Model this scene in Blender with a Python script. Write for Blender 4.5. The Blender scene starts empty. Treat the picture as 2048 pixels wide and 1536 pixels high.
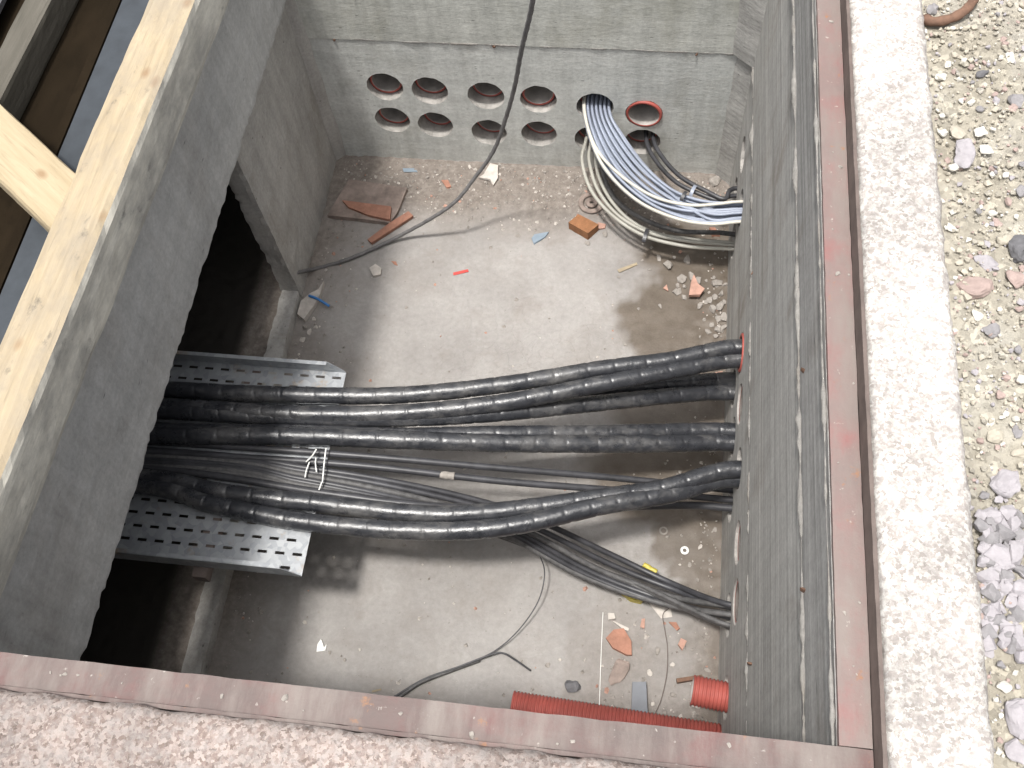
import bpy, bmesh, math, random
import numpy as np
from mathutils import Vector, Matrix, noise, geometry

random.seed(7); rng = np.random.default_rng(7)
SC = bpy.context.scene
COL = SC.collection

# ------------------------------------------------------------------ camera
FPX = 1986.66                      # focal length in pixels of a 2048 px wide frame
CAM = np.array([-0.34268489, -0.23517955, 1.5])
RM = np.array([[0.99099667, 0.11732392, -0.06450354],     # right
               [0.07479225, -0.88470779, -0.46010677],    # down
               [-0.11104832, 0.45113991, -0.88551739]])   # forward
cd = bpy.data.cameras.new("camera"); cam = bpy.data.objects.new("camera", cd); COL.objects.link(cam)
cd.sensor_width = 36.0; cd.lens = 36.0 * FPX / 2048.0
cd.clip_start = 0.02; cd.clip_end = 500
cam.matrix_world = Matrix(((RM[0][0], -RM[1][0], -RM[2][0], CAM[0]),
                           (RM[0][1], -RM[1][1], -RM[2][1], CAM[1]),
                           (RM[0][2], -RM[1][2], -RM[2][2], CAM[2]), (0, 0, 0, 1)))
SC.camera = cam

# ------------------------------------------------------------------ light
SUN_TILT_X = math.radians(7.2)     # hazy sun, almost overhead, a little from the left
SUN_TILT_Y = math.radians(10.0)
w = bpy.data.worlds.new("World"); SC.world = w; w.use_nodes = True
nt = w.node_tree; bg = nt.nodes["Background"]
sky = nt.nodes.new("ShaderNodeTexSky"); sky.sky_type = 'NISHITA'; sky.sun_disc = False
sdir = Vector((-math.tan(SUN_TILT_X), -math.tan(SUN_TILT_Y), 1)).normalized()
sky.sun_elevation = math.asin(sdir.z); sky.sun_rotation = math.atan2(sdir.x, sdir.y)
sky.air_density = 1.0; sky.dust_density = 6.0; sky.ozone_density = 1.0
hsv = nt.nodes.new("ShaderNodeHueSaturation"); hsv.inputs['Saturation'].default_value = 0.2     # thin cloud: whitish sky
nt.links.new(sky.outputs[0], hsv.inputs['Color']); nt.links.new(hsv.outputs[0], bg.inputs[0]); bg.inputs[1].default_value = 0.14
sl = bpy.data.lights.new("sun", 'SUN'); so = bpy.data.objects.new("sun", sl); COL.objects.link(so)
sl.energy = 2.45; sl.angle = math.radians(5.0); sl.color = (1.0, 0.965, 0.91)
so.rotation_euler = sdir.to_track_quat('Z', 'Y').to_euler()
SC.view_settings.view_transform = 'Standard'; SC.view_settings.look = 'None'
SC.view_settings.exposure = 0.63; SC.view_settings.gamma = 1.0

# ------------------------------------------------------------------ dimensions (metres)
W, L, D = 1.535, 2.271, 1.532
ZJ1, ZJ2, ZL, ZB = -0.9246, -0.2362, -0.70, -0.24
BX = -1.50                          # pit-side face of the dividing beam
ZT = -1.10                          # cable tray

def ray(u, v):
    return RM.T @ np.array([(u - 1024) / FPX, (v - 768) / FPX, 1.0])
def pz(u, v, z): d = ray(u, v); return CAM + d * ((z - CAM[2]) / d[2])
def px(u, v, x): d = ray(u, v); return CAM + d * ((x - CAM[0]) / d[0])
def py(u, v, y): d = ray(u, v); return CAM + d * ((y - CAM[1]) / d[1])
def fl(u, v): return pz(u, v, -D)

# ------------------------------------------------------------------ object helpers
def base_of(parent): return np.array(parent['_o']) if parent is not None and '_o' in parent else np.zeros(3)

def mk(name, verts, faces, mat, parent=None, smooth=True, fmat=None, uv=None, attrs=None, origin=None):
    v = np.asarray(verts, float).reshape(-1, 3)
    if origin is None:
        mn, mx = v.min(0), v.max(0); origin = np.array([(mn[0] + mx[0]) / 2, (mn[1] + mx[1]) / 2, mn[2]])
    me = bpy.data.meshes.new(name)
    me.from_pydata((v - origin).tolist(), [], [tuple(int(i) for i in f) for f in faces])
    for m in (mat if isinstance(mat, (list, tuple)) else [mat]): me.materials.append(m)
    if fmat is not None: me.polygons.foreach_set('material_index', np.asarray(fmat, np.int32))
    me.polygons.foreach_set('use_smooth', np.full(len(me.polygons), smooth))
    if attrs:
        for k, a in attrs.items():
            at = me.attributes.new(k, 'FLOAT', 'POINT'); at.data.foreach_set('value', np.asarray(a, np.float32))
    if uv is not None:
        ul = me.uv_layers.new(name='UVMap'); li = np.empty(len(me.loops), np.int32); me.loops.foreach_get('vertex_index', li)
        ul.data.foreach_set('uv', np.asarray(uv, np.float32)[li].ravel())
    me.update(); me.validate()
    o = bpy.data.objects.new(name, me); COL.objects.link(o)
    o.location = origin - base_of(parent); o['_o'] = [float(x) for x in origin]
    if parent is not None: o.parent = parent
    return o

def tag(o, label=None, cat=None, group=None, kind=None):
    if label: o['label'] = label
    if cat: o['category'] = cat
    if group: o['group'] = group
    if kind: o['kind'] = kind
    return o

def thing(name, loc, label, cat, group=None):
    o = bpy.data.objects.new(name, None); COL.objects.link(o); o.location = loc; o['_o'] = [float(x) for x in loc]
    o.empty_display_size = 0.05
    return tag(o, label, cat, group)

class MB:
    def __init__(s): s.v = []; s.f = []; s.m = []
    def add(s, vs, fs, m=0):
        b = len(s.v); s.v += [tuple(map(float, x)) for x in vs]
        for f in fs: s.f.append(tuple(i + b for i in f)); s.m.append(m)
    def box(s, a, b, m=0):
        x0, y0, z0 = a; x1, y1, z1 = b
        s.add([(x0, y0, z0), (x1, y0, z0), (x1, y1, z0), (x0, y1, z0), (x0, y0, z1), (x1, y0, z1), (x1, y1, z1), (x0, y1, z1)],
              [(3, 2, 1, 0), (4, 5, 6, 7), (0, 1, 5, 4), (1, 2, 6, 5), (2, 3, 7, 6), (3, 0, 4, 7)], m)
    def build(s, name, mat, parent=None, smooth=False):
        return mk(name, s.v, s.f, mat, parent, smooth, s.m)

def nz(p, sc=1.0, off=0.0): return noise.noise(Vector((p[0] * sc + off, p[1] * sc + off * 1.7, p[2] * sc - off)))

def spline(pts, step=0.01):
    P = np.asarray(pts, float); n = len(P)
    P = np.vstack([2 * P[0] - P[1], P, 2 * P[-1] - P[-2]]); out = []
    for i in range(1, n):
        a, b, c, d = P[i - 1:i + 3]; k = max(2, int(np.linalg.norm(c - b) / step))
        t = np.linspace(0, 1, k, endpoint=False)[:, None]
        out.append(0.5 * ((2 * b) + (-a + c) * t + (2 * a - 5 * b + 4 * c - d) * t * t + (-a + 3 * b - 3 * c + d) * t ** 3))
    out.append(P[-2][None]); return np.vstack(out)

def frames(path):
    T = np.gradient(path, axis=0); T /= np.linalg.norm(T, axis=1)[:, None] + 1e-12
    N = np.zeros_like(T); u = np.array([0, 0, 1.0])
    if abs(T[0] @ u) > .9: u = np.array([0, 1.0, 0])
    n = u - T[0] * (u @ T[0]); n /= np.linalg.norm(n)
    for i in range(len(T)):
        n = n - T[i] * (n @ T[i]); n /= np.linalg.norm(n); N[i] = n
    return T, N, np.cross(T, N)

def tube_data(path, r, sides=10, rf=None, caps=True):
    path = np.asarray(path, float); T, N, B = frames(path); th = np.linspace(0, 2 * np.pi, sides, endpoint=False)
    s = np.concatenate([[0], np.cumsum(np.linalg.norm(np.diff(path, axis=0), axis=1))])
    rr = np.broadcast_to(np.asarray(r, float).reshape(-1, 1) if np.ndim(r) else r, (len(path), sides)).copy()
    if rf is not None: rr = rr * rf(s[:, None], th[None, :])
    V = path[:, None, :] + rr[:, :, None] * (np.cos(th)[None, :, None] * N[:, None, :] + np.sin(th)[None, :, None] * B[:, None, :])
    F = []
    n = len(path)
    for i in range(n - 1):
        for j in range(sides):
            k = (j + 1) % sides; F.append((i * sides + j, i * sides + k, (i + 1) * sides + k, (i + 1) * sides + j))
    if caps: F.append(tuple(range(sides - 1, -1, -1))); F.append(tuple((n - 1) * sides + j for j in range(sides)))
    uv = np.stack([np.broadcast_to(th / (2 * np.pi), (n, sides)), np.broadcast_to(s[:, None], (n, sides))], -1).reshape(-1, 2)
    return V.reshape(-1, 3), F, uv

def tube(name, pts, r, mat, parent=None, sides=10, step=0.01, rf=None):
    p = spline(pts, step); V, F, uv = tube_data(p, r, sides, rf)
    return mk(name, V, F, mat, parent, True, uv=uv)

def prism(poly, h, jit=0.0):
    """polygon (list of 3d points on a plane) extruded up by h, edges slightly uneven"""
    P = [np.array(p) for p in poly]; n = len(P)
    top = [p + np.array([random.uniform(-jit, jit), random.uniform(-jit, jit), h + random.uniform(-jit, jit) * .6]) for p in P]
    return P + top, [tuple(range(n - 1, -1, -1)), tuple(range(n, 2 * n))] + [(i, (i + 1) % n, n + (i + 1) % n, n + i) for i in range(n)]

def rock_data(c, size, sub=0, angular=True):
    bm = bmesh.new(); s = np.array(size) / 2
    for _ in range(16):
        d = rng.normal(size=3); d /= np.linalg.norm(d); d = np.sign(d) * np.abs(d) ** .7
        bm.verts.new(tuple(d * s * rng.uniform(.8, 1.05)))
    r = bmesh.ops.convex_hull(bm, input=bm.verts)
    bmesh.ops.delete(bm, geom=[g for g in r['geom_interior'] if isinstance(g, bmesh.types.BMVert)], context='VERTS')
    if sub:
        bmesh.ops.subdivide_edges(bm, edges=bm.edges, cuts=sub, use_grid_fill=True)
        bmesh.ops.smooth_vert(bm, verts=bm.verts, factor=.5, use_axis_x=True, use_axis_y=True, use_axis_z=True)
        o = rng.uniform(0, 50); m = float(s.mean())
        for v in bm.verts:
            v.co += v.normal * 0 + Vector(v.co).normalized() * (noise.noise(v.co / m * 1.3 + Vector((o, o, o))) * m * .26 + noise.noise(v.co / m * 4 + Vector((o, o, o))) * m * .12)
    bm.verts.ensure_lookup_table(); bm.verts.index_update()
    V = np.array([v.co[:] for v in bm.verts]); F = [tuple(v.index for v in f.verts) for f in bm.faces]; bm.free()
    a = rng.uniform(0, 6.28); R = np.array([[math.cos(a), -math.sin(a), 0], [math.sin(a), math.cos(a), 0], [0, 0, 1]])
    return V @ R.T + np.array(c), F

# ------------------------------------------------------------------ materials
def newmat(name):
    m = bpy.data.materials.new(name); m.use_nodes = True; t = m.node_tree; b = t.nodes['Principled BSDF']
    return m, t, b
def nd(t, typ, **k):
    n = t.nodes.new(typ)
    for a, v in k.items():
        if a.startswith('i_'): n.inputs[int(a[2:])].default_value = v
        else: setattr(n, a, v)
    return n
def coord(t, stretch=(1, 1, 1), kind='Object'):
    c = nd(t, 'ShaderNodeTexCoord'); m = nd(t, 'ShaderNodeMapping'); m.inputs['Scale'].default_value = stretch
    t.links.new(c.outputs[kind], m.inputs[0]); return m.outputs[0]
def noi(t, vec, scale, detail=6, rough=.6, dist=0.0):
    n = nd(t, 'ShaderNodeTexNoise'); n.inputs['Scale'].default_value = scale; n.inputs['Detail'].default_value = detail
    n.inputs['Roughness'].default_value = rough; n.inputs['Distortion'].default_value = dist
    t.links.new(vec, n.inputs['Vector']); return n.outputs['Fac']
def ramp(t, fac, stops):
    r = nd(t, 'ShaderNodeValToRGB'); e = r.color_ramp.elements
    while len(e) < len(stops): e.new(0.5)
    for el, (p, c) in zip(e, stops): el.position = p; el.color = (c, c, c, 1) if np.ndim(c) == 0 else (*c, 1)
    t.links.new(fac, r.inputs[0]); return r.outputs[0]
def mix(t, fac, a, b, mode='MIX'):
    m = nd(t, 'ShaderNodeMix', data_type='RGBA', blend_type=mode)
    for sock, v in ((m.inputs[0], fac), (m.inputs[6], a), (m.inputs[7], b)):
        if hasattr(v, 'links'): t.links.new(v, sock)
        elif np.ndim(v) == 0: sock.default_value = v
        else: sock.default_value = (*v, 1)
    return m.outputs[2]
def bump(t, b, h, strength=.4, dist=.004, prev=None):
    n = nd(t, 'ShaderNodeBump'); n.inputs['Strength'].default_value = strength; n.inputs['Distance'].default_value = dist
    t.links.new(h, n.inputs['Height'])
    if prev is not None: t.links.new(prev, n.inputs['Normal'])
    t.links.new(n.outputs[0], b.inputs['Normal']); return n.outputs[0]
def attr(t, name):
    a = nd(t, 'ShaderNodeAttribute', attribute_name=name); return a.outputs['Fac']

def concrete(name, lo, hi, stretch=(1, 1, 1), stain=(.16, .14, .1), stain_amt=.35, rough=.85, bmp=.5, streak=None, sk=(.72, 1.12), vert=0):
    m, t, b = newmat(name); v = coord(t); vs = coord(t, stretch)
    c = ramp(t, noi(t, vs, 5, 8, .65), [(.3, lo), (.7, hi)])
    fine = ramp(t, noi(t, v, 90, 4, .7), [(.3, .82), (.7, 1.1)]); c = mix(t, 1, c, fine, 'MULTIPLY')
    st = ramp(t, noi(t, coord(t, (1.2, 1.2, .7)), 3.2, 7, .7, .4), [(.52, 0), (.72, stain_amt)]); c = mix(t, st, c, stain)
    pits = nd(t, 'ShaderNodeTexVoronoi'); pits.inputs['Scale'].default_value = 38; t.links.new(vs, pits.inputs['Vector'])
    pm = ramp(t, pits.outputs['Distance'], [(.05, 1), (.13, 0)])
    sel = ramp(t, noi(t, v, 7, 2), [(.5, 0), (.62, 1)]); pm2 = mix(t, 1, pm, sel, 'MULTIPLY')
    c = mix(t, pm2, c, tuple(x * .45 for x in lo))
    if streak:
        s2 = ramp(t, noi(t, coord(t, streak), 6, 5, .7), [(.35, sk[0]), (.65, sk[1])]); c = mix(t, 1, c, s2, 'MULTIPLY')
    if vert:                                         # run-down streaks and dark scuffs
        c = mix(t, 1, c, ramp(t, noi(t, coord(t, (9, 9, .9)), 2.2, 6, .65), [(.3, 1 - vert), (.6, 1.04)]), 'MULTIPLY')
        c = mix(t, ramp(t, noi(t, coord(t, (2, 2, 1)), 16, 5, .7), [(.66, 0), (.74, .55)]), c, tuple(x * .4 for x in lo))
    t.links.new(c, b.inputs['Base Color']); b.inputs['Roughness'].default_value = rough
    h = mix(t, .5, noi(t, vs, 60, 6, .75), noi(t, vs, 9, 4)); h = mix(t, pm2, h, (0, 0, 0))
    bump(t, b, h, bmp, .006); return m

def plain(name, col, rough=.5, metal=0.0, var=.25, sc=20, bmp=.15, spec=.5):
    m, t, b = newmat(name); v = coord(t)
    c = ramp(t, noi(t, v, sc, 6, .65), [(.3, tuple(x * (1 - var) for x in col)), (.7, tuple(min(1, x * (1 + var)) for x in col))])
    t.links.new(c, b.inputs['Base Color']); b.inputs['Roughness'].default_value = rough; b.inputs['Metallic'].default_value = metal
    b.inputs['Specular IOR Level'].default_value = spec
    if bmp: bump(t, b, noi(t, v, sc * 4, 5, .7), bmp, .002)
    return m
M = {}
M['wall_back'] = concrete('pale_cast_concrete', (.52, .535, .515), (.66, .67, .645), (.5, 1, 1.6), (.24, .215, .16), .4, streak=(.6, .5, 3), sk=(.88, 1.06), vert=.16)
M['wall_upper'] = concrete('weathered_cast_concrete', (.48, .49, .455), (.62, .625, .585), (.5, 1, 1.6), (.3, .285, .21), .45, streak=(.6, .5, 3), sk=(.86, 1.06), vert=.2)
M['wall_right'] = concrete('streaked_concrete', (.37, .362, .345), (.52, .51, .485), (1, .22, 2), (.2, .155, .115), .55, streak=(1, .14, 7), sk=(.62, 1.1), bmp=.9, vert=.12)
M['wall_left'] = concrete('grey_concrete', (.34, .328, .31), (.47, .455, .43), (1, .6, .8), (.18, .155, .12), .5, vert=.2)
M['beam'] = concrete('smooth_beam_concrete', (.41, .41, .405), (.53, .528, .515), (1, .35, 1.2), (.25, .225, .2), .45, bmp=.5, vert=.14, streak=(1, .25, 1.5), sk=(.85, 1.05))
M['tar'] = plain('black_bitumen_coat', (.022, .02, .018), .8, var=.3)  # left chamber's darkness put into the wall colour
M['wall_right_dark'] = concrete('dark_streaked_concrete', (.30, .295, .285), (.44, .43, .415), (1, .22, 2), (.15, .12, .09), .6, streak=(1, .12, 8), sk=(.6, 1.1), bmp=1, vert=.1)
M['bore'] = plain('muddy_bore', (.33, .315, .295), .9, var=.35, sc=25, bmp=.6)  # opening bores darker than the wall face
M['mortar'] = concrete('pale_mortar', (.17, .162, .15), (.31, .298, .28), (1, 1, 1), (.2, .15, .1), .3, bmp=1)

# pit floor: stains and left-chamber shade come from mesh attributes laid out on the floor
m, t, b = newmat('pit_floor_concrete'); v = coord(t)
dry = ramp(t, noi(t, v, 4, 8, .6), [(.3, (.25, .235, .224)), (.7, (.35, .334, .32))])
dry = mix(t, 1, dry, ramp(t, noi(t, v, 55, 5, .7), [(.3, .88), (.7, 1.08)]), 'MULTIPLY')
dry = mix(t, ramp(t, noi(t, v, 8, 9, .75, .6), [(.5, 0), (.75, .5)]), dry, (.2, .175, .155)); dry = mix(t, ramp(t, noi(t, v, 75, 3, .6), [(.68, 0), (.74, .6)]), dry, (.14, .12, .105))
dirt = ramp(t, noi(t, v, 40, 8, .75), [(.25, (.11, .093, .078)), (.5, (.195, .168, .147)), (.75, (.31, .28, .25))])
wet = ramp(t, noi(t, v, 14, 8, .7), [(.3, (.085, .067, .05)), (.7, (.15, .124, .1))])
c = mix(t, attr(t, 'dirt'), dry, dirt); c = mix(t, attr(t, 'wet'), c, wet); c = mix(t, attr(t, 'tar'), c, (.018, .015, .012))  # left chamber's shade is painted into the floor colour
t.links.new(c, b.inputs['Base Color'])
r = ramp(t, attr(t, 'wet'), [(0, .88), (1, .5)]); t.links.new(r, b.inputs['Roughness'])
h = mix(t, .5, noi(t, v, 130, 6, .8), noi(t, v, 30, 5, .7)); n0 = bump(t, b, h, .55, .005)
vo = nd(t, 'ShaderNodeTexVoronoi', feature='DISTANCE_TO_EDGE'); vo.inputs['Scale'].default_value = 22
wv = nd(t, 'ShaderNodeMix', data_type='VECTOR'); t.links.new(v, wv.inputs[4]); wv.inputs[0].default_value = .06
nn = nd(t, 'ShaderNodeTexNoise'); nn.inputs['Scale'].default_value = 9; t.links.new(v, nn.inputs['Vector']); t.links.new(nn.outputs['Color'], wv.inputs[5])
t.links.new(wv.outputs[1], vo.inputs['Vector'])
cr = mix(t, attr(t, 'scuff'), (1, 1, 1), ramp(t, vo.outputs['Distance'], [(.0, 0), (.05, 1)])); bump(t, b, cr, .45, .003, n0)
M['floor'] = m

m, t, b = newmat('worn_granite'); v = coord(t)
nn = nd(t, 'ShaderNodeTexNoise'); nn.inputs['Scale'].default_value = 160; nn.inputs['Detail'].default_value = 3; t.links.new(v, nn.inputs['Vector'])
wv = nd(t, 'ShaderNodeMix', data_type='VECTOR'); wv.inputs[0].default_value = .012; t.links.new(v, wv.inputs[4]); t.links.new(nn.outputs['Color'], wv.inputs[5])
vo = nd(t, 'ShaderNodeTexVoronoi'); vo.inputs['Scale'].default_value = 200; t.links.new(wv.outputs[1], vo.inputs['Vector'])
sep = nd(t, 'ShaderNodeSeparateColor'); t.links.new(vo.outputs['Color'], sep.inputs[0])
c = ramp(t, sep.outputs[0], [(.0, (.34, .31, .285)), (.25, (.46, .42, .39)), (.5, (.57, .545, .51)), (.85, (.66, .645, .615))])
c = mix(t, ramp(t, noi(t, v, 60, 6, .75), [(.38, .75), (.56, 0)]), c, (.33, .3, .285)); bl = ramp(t, noi(t, v, 6, 6, .65), [(.35, .74), (.62, 1.06)]); c = mix(t, 1, c, bl, 'MULTIPLY')
t.links.new(c, b.inputs['Base Color']); b.inputs['Roughness'].default_value = .8
bump(t, b, mix(t, .5, noi(t, v, 120, 5, .8), noi(t, v, 25, 4)), .8, .008); M['granite'] = m
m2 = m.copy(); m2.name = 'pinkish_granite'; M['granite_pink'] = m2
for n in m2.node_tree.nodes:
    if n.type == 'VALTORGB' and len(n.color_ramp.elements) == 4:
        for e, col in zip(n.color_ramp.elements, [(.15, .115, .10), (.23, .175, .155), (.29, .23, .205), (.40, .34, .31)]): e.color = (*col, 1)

m, t, b = newmat('faded_red_primer_steel'); v = coord(t)
c = ramp(t, noi(t, v, 9, 8, .65), [(.3, (.165, .13, .12)), (.5, (.19, .132, .122)), (.7, (.235, .1, .095))])
c = mix(t, ramp(t, noi(t, coord(t, (1, .25, 1)), 13, 6, .7), [(.42, 0), (.66, .85)]), c, (.2, .172, .155))
c = mix(t, ramp(t, noi(t, v, 24, 5, .7), [(.64, 0), (.72, .85)]), c, (.27, .13, .06))
c = mix(t, ramp(t, noi(t, v, 70, 3, .6), [(.68, 0), (.74, .8)]), c, (.36, .33, .3))
t.links.new(c, b.inputs['Base Color']); b.inputs['Roughness'].default_value = .62; b.inputs['Metallic'].default_value = 0
bump(t, b, noi(t, v, 60, 6, .7), .35, .003); M['steel_red'] = m
md = m.copy(); md.name = 'muddy_red_primer_steel'; M['steel_muddy'] = md
for n in md.node_tree.nodes:
    if n.type == 'VALTORGB':
        for e in n.color_ramp.elements:
            if max(e.color[:3]) - min(e.color[:3]) > .02: e.color = (e.color[0] * .62, e.color[1] * .62, e.color[2] * .62, 1)
m, t, b = newmat('dark_rusty_steel'); v = coord(t)
c = ramp(t, noi(t, v, 18, 6, .65), [(.3, (.085, .066, .058)), (.7, (.16, .125, .11))])
t.links.new(c, b.inputs['Base Color']); b.inputs['Roughness'].default_value = .7; bump(t, b, noi(t, v, 80, 5), .4, .003); M['steel_dark'] = m

def wood(name, lo, hi, dirt=None, axis_stretch=(1, 14, 14), knots=True, rough=.75, amt=.75):
    m, t, b = newmat(name); vs = coord(t, axis_stretch); v = coord(t)
    g = noi(t, vs, 3.5, 8, .62, .6); c = ramp(t, g, [(.3, lo), (.68, hi)])
    c = mix(t, ramp(t, noi(t, vs, 11, 4, .6), [(.56, 0), (.7, .45)]), c, tuple(x * .6 for x in lo))
    if knots:
        vo = nd(t, 'ShaderNodeTexVoronoi'); vo.inputs['Scale'].default_value = 9; t.links.new(coord(t, (.7, 1.2, 1.2)), vo.inputs['Vector'])
        c = mix(t, ramp(t, vo.outputs['Distance'], [(.04, .8), (.1, .35), (.14, 0)]), c, (.24, .15, .08))
    if dirt:
        d = ramp(t, noi(t, coord(t, (.55, 1, 1)), 11, 8, .72), [(.38, 0), (.62, amt)]); c = mix(t, d, c, dirt)
        d2 = ramp(t, noi(t, coord(t, (.6, 1, 1)), 22, 6, .7), [(.6, 0), (.72, .7)]); c = mix(t, d2, c, tuple(x * .35 for x in dirt))
    t.links.new(c, b.inputs['Base Color']); b.inputs['Roughness'].default_value = rough
    bump(t, b, mix(t, .4, noi(t, vs, 12, 6, .7), noi(t, v, 60, 4)), .45, .003); return m
M['pine'] = wood('sawn_pine', (.30, .236, .15), (.41, .338, .23), dirt=(.24, .21, .17), amt=.6)
M['pine_dirty'] = wood('mud_stained_pine', (.60, .57, .49), (.70, .67, .59), dirt=(.27, .26, .24), knots=False, amt=.8)  # mud mottling over a base paled to offset the side's shade
M['pine_brace'] = wood('fresh_pine', (.31, .243, .148), (.41, .34, .228), axis_stretch=(1, 12, 12), amt=.2)
M['pine_grey'] = wood('weathered_grey_timber', (.07, .064, .05), (.11, .10, .082), knots=False)
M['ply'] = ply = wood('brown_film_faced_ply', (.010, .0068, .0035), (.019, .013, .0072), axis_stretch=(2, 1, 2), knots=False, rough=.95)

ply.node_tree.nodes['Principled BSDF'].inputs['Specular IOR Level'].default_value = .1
# heavy black cable: dusty grey film patches on glossy black sheath
m, t, b = newmat('black_cable_sheath'); v = coord(t)
c = ramp(t, noi(t, v, 30, 6, .7), [(.35, (.017, .018, .022)), (.7, (.042, .044, .05))])
dm = ramp(t, noi(t, coord(t, (.6, 1, 1)), 9, 7, .75), [(.5, 0), (.72, .75)]); c = mix(t, dm, c, (.17, .165, .16))
t.links.new(c, b.inputs['Base Color']); t.links.new(ramp(t, noi(t, v, 26, 6, .7), [(.3, .2), (.7, .42)]), b.inputs['Roughness'])
bump(t, b, noi(t, v, 70, 5, .7), .35, .004); b.inputs['Specular IOR Level'].default_value = .75; M['cable'] = m
M['cable_thin'] = plain('thin_black_cable', (.045, .045, .05), .42, var=.4)
M['cable_dusty'] = plain('dusty_dark_cable', (.085, .083, .083), .6, var=.45, sc=60)
M['cable_grey'] = plain('grey_blue_cable', (.27, .30, .37), .42, var=.15, sc=8, bmp=0)
M['cable_white'] = plain('off_white_cable', (.52, .50, .44), .45, var=.1, sc=8, bmp=0)
M['cable_beige'] = plain('beige_cable', (.36, .35, .31), .5, var=.15, sc=8, bmp=0)
M['hang'] = plain('dusty_grey_cable', (.14, .135, .135), .7, var=.3, sc=40)
M['duct'] = plain('red_duct_plastic', (.36, .085, .068), .55, var=.2, sc=10, bmp=.1)
M['duct_in'] = plain('dusty_duct_inside', (.36, .335, .315), .8, var=.3)  # inside paled so the colour carries a haze over the dark
M['duct_dark'] = plain('dark_duct_inside', (.12, .105, .095), .85, var=.3)  # side-wall copy, shade put into the colour where sun reaches in
m, t, b = newmat('galvanised_steel'); v = coord(t)
vo = nd(t, 'ShaderNodeTexVoronoi'); vo.inputs['Scale'].default_value = 55; t.links.new(v, vo.inputs['Vector'])
sep = nd(t, 'ShaderNodeSeparateColor'); t.links.new(vo.outputs['Color'], sep.inputs[0])
c = ramp(t, sep.outputs[0], [(0, (.27, .285, .305)), (1, (.38, .395, .41))])
c = mix(t, ramp(t, noi(t, v, 9, 6, .7), [(.58, 0), (.72, .75)]), c, (.34, .22, .1))
t.links.new(c, b.inputs['Base Color']); b.inputs['Metallic'].default_value = .4; b.inputs['Roughness'].default_value = .45; M['galv'] = m
M['white_plastic'] = plain('white_plastic', (.78, .78, .75), .45, var=.06, bmp=0)
M['yellow'] = plain('yellow_tape', (.5, .42, .08), .5, var=.25, sc=90)
M['blue'] = plain('blue_plastic', (.05, .2, .5), .4, var=.1, bmp=0)
M['blue_grey'] = plain('blue_grey_shard', (.2, .25, .3), .5, var=.15)
M['orange'] = plain('orange_terracotta', (.33, .165, .115), .88, var=.25, sc=35, bmp=.4)
M['pinkbrick'] = plain('pale_brick', (.42, .25, .195), .88, var=.25, sc=35, bmp=.4)
M['brick'] = plain('brown_brick', (.28, .13, .06), .9, var=.3, sc=40, bmp=.6)
M['redplastic'] = plain('red_plastic', (.5, .06, .05), .5, var=.1)
M['slab'] = plain('dirty_slab', (.25, .2, .175), .9, var=.35, sc=22, bmp=.5)
M['chalk'] = plain('pale_mortar_lump', (.5, .46, .42), .9, var=.2, sc=40, bmp=.5)
M['rubble'] = plain('grey_rubble', (.29, .265, .24), .9, var=.25, sc=60, bmp=.5)
M['st_grey'] = plain('grey_stone', (.23, .22, .225), .85, var=.25, sc=45, bmp=.5)
M['st_violet'] = plain('violet_grey_stone', (.33, .31, .325), .85, var=.2, sc=45, bmp=.5)
M['st_dark'] = plain('dark_grey_stone', (.12, .118, .125), .8, var=.3, sc=45, bmp=.5)
M['st_white'] = plain('white_stone', (.54, .52, .47), .85, var=.12, sc=40, bmp=.4)
M['st_tan'] = plain('tan_stone', (.40, .365, .30), .85, var=.2, sc=40, bmp=.4)
M['st_red'] = plain('reddish_stone', (.34, .26, .235), .85, var=.2, sc=40, bmp=.5)
M['rust'] = plain('rusty_iron', (.16, .09, .06), .85, var=.4, sc=40, bmp=.5)
M['bar'] = plain('blue_grey_bar', (.17, .18, .2), .7, var=.12)
M['strip'] = plain('blue_grey_sealing_felt', (.04, .047, .056), .9, var=.2, sc=14, bmp=.3)  # tone of the shade on the beam top, put into colour
m, t, b = newmat('sandy_dirt'); v = coord(t)
c = ramp(t, noi(t, v, 6, 9, .7), [(.28, (.30, .272, .218)), (.5, (.39, .358, .295)), (.72, (.47, .445, .385))])
c = mix(t, ramp(t, noi(t, v, 3.1, 6, .65), [(.5, 0), (.66, .7)]), c, (.36, .34, .31))
vo = nd(t, 'ShaderNodeTexVoronoi'); vo.inputs['Scale'].default_value = 95; t.links.new(v, vo.inputs['Vector'])
sep = nd(t, 'ShaderNodeSeparateColor'); t.links.new(vo.outputs['Color'], sep.inputs[0])
grain = ramp(t, sep.outputs[0], [(.0, .6), (.4, .95), (.8, 1.05), (.95, 1.5)]); c = mix(t, .65, c, mix(t, 1, c, grain, 'MULTIPLY'))
t.links.new(c, b.inputs['Base Color']); b.inputs['Roughness'].default_value = .95
bump(t, b, mix(t, .5, noi(t, v, 90, 7, .8), noi(t, v, 22, 5, .7)), .9, .012); M['dirt'] = m

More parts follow.
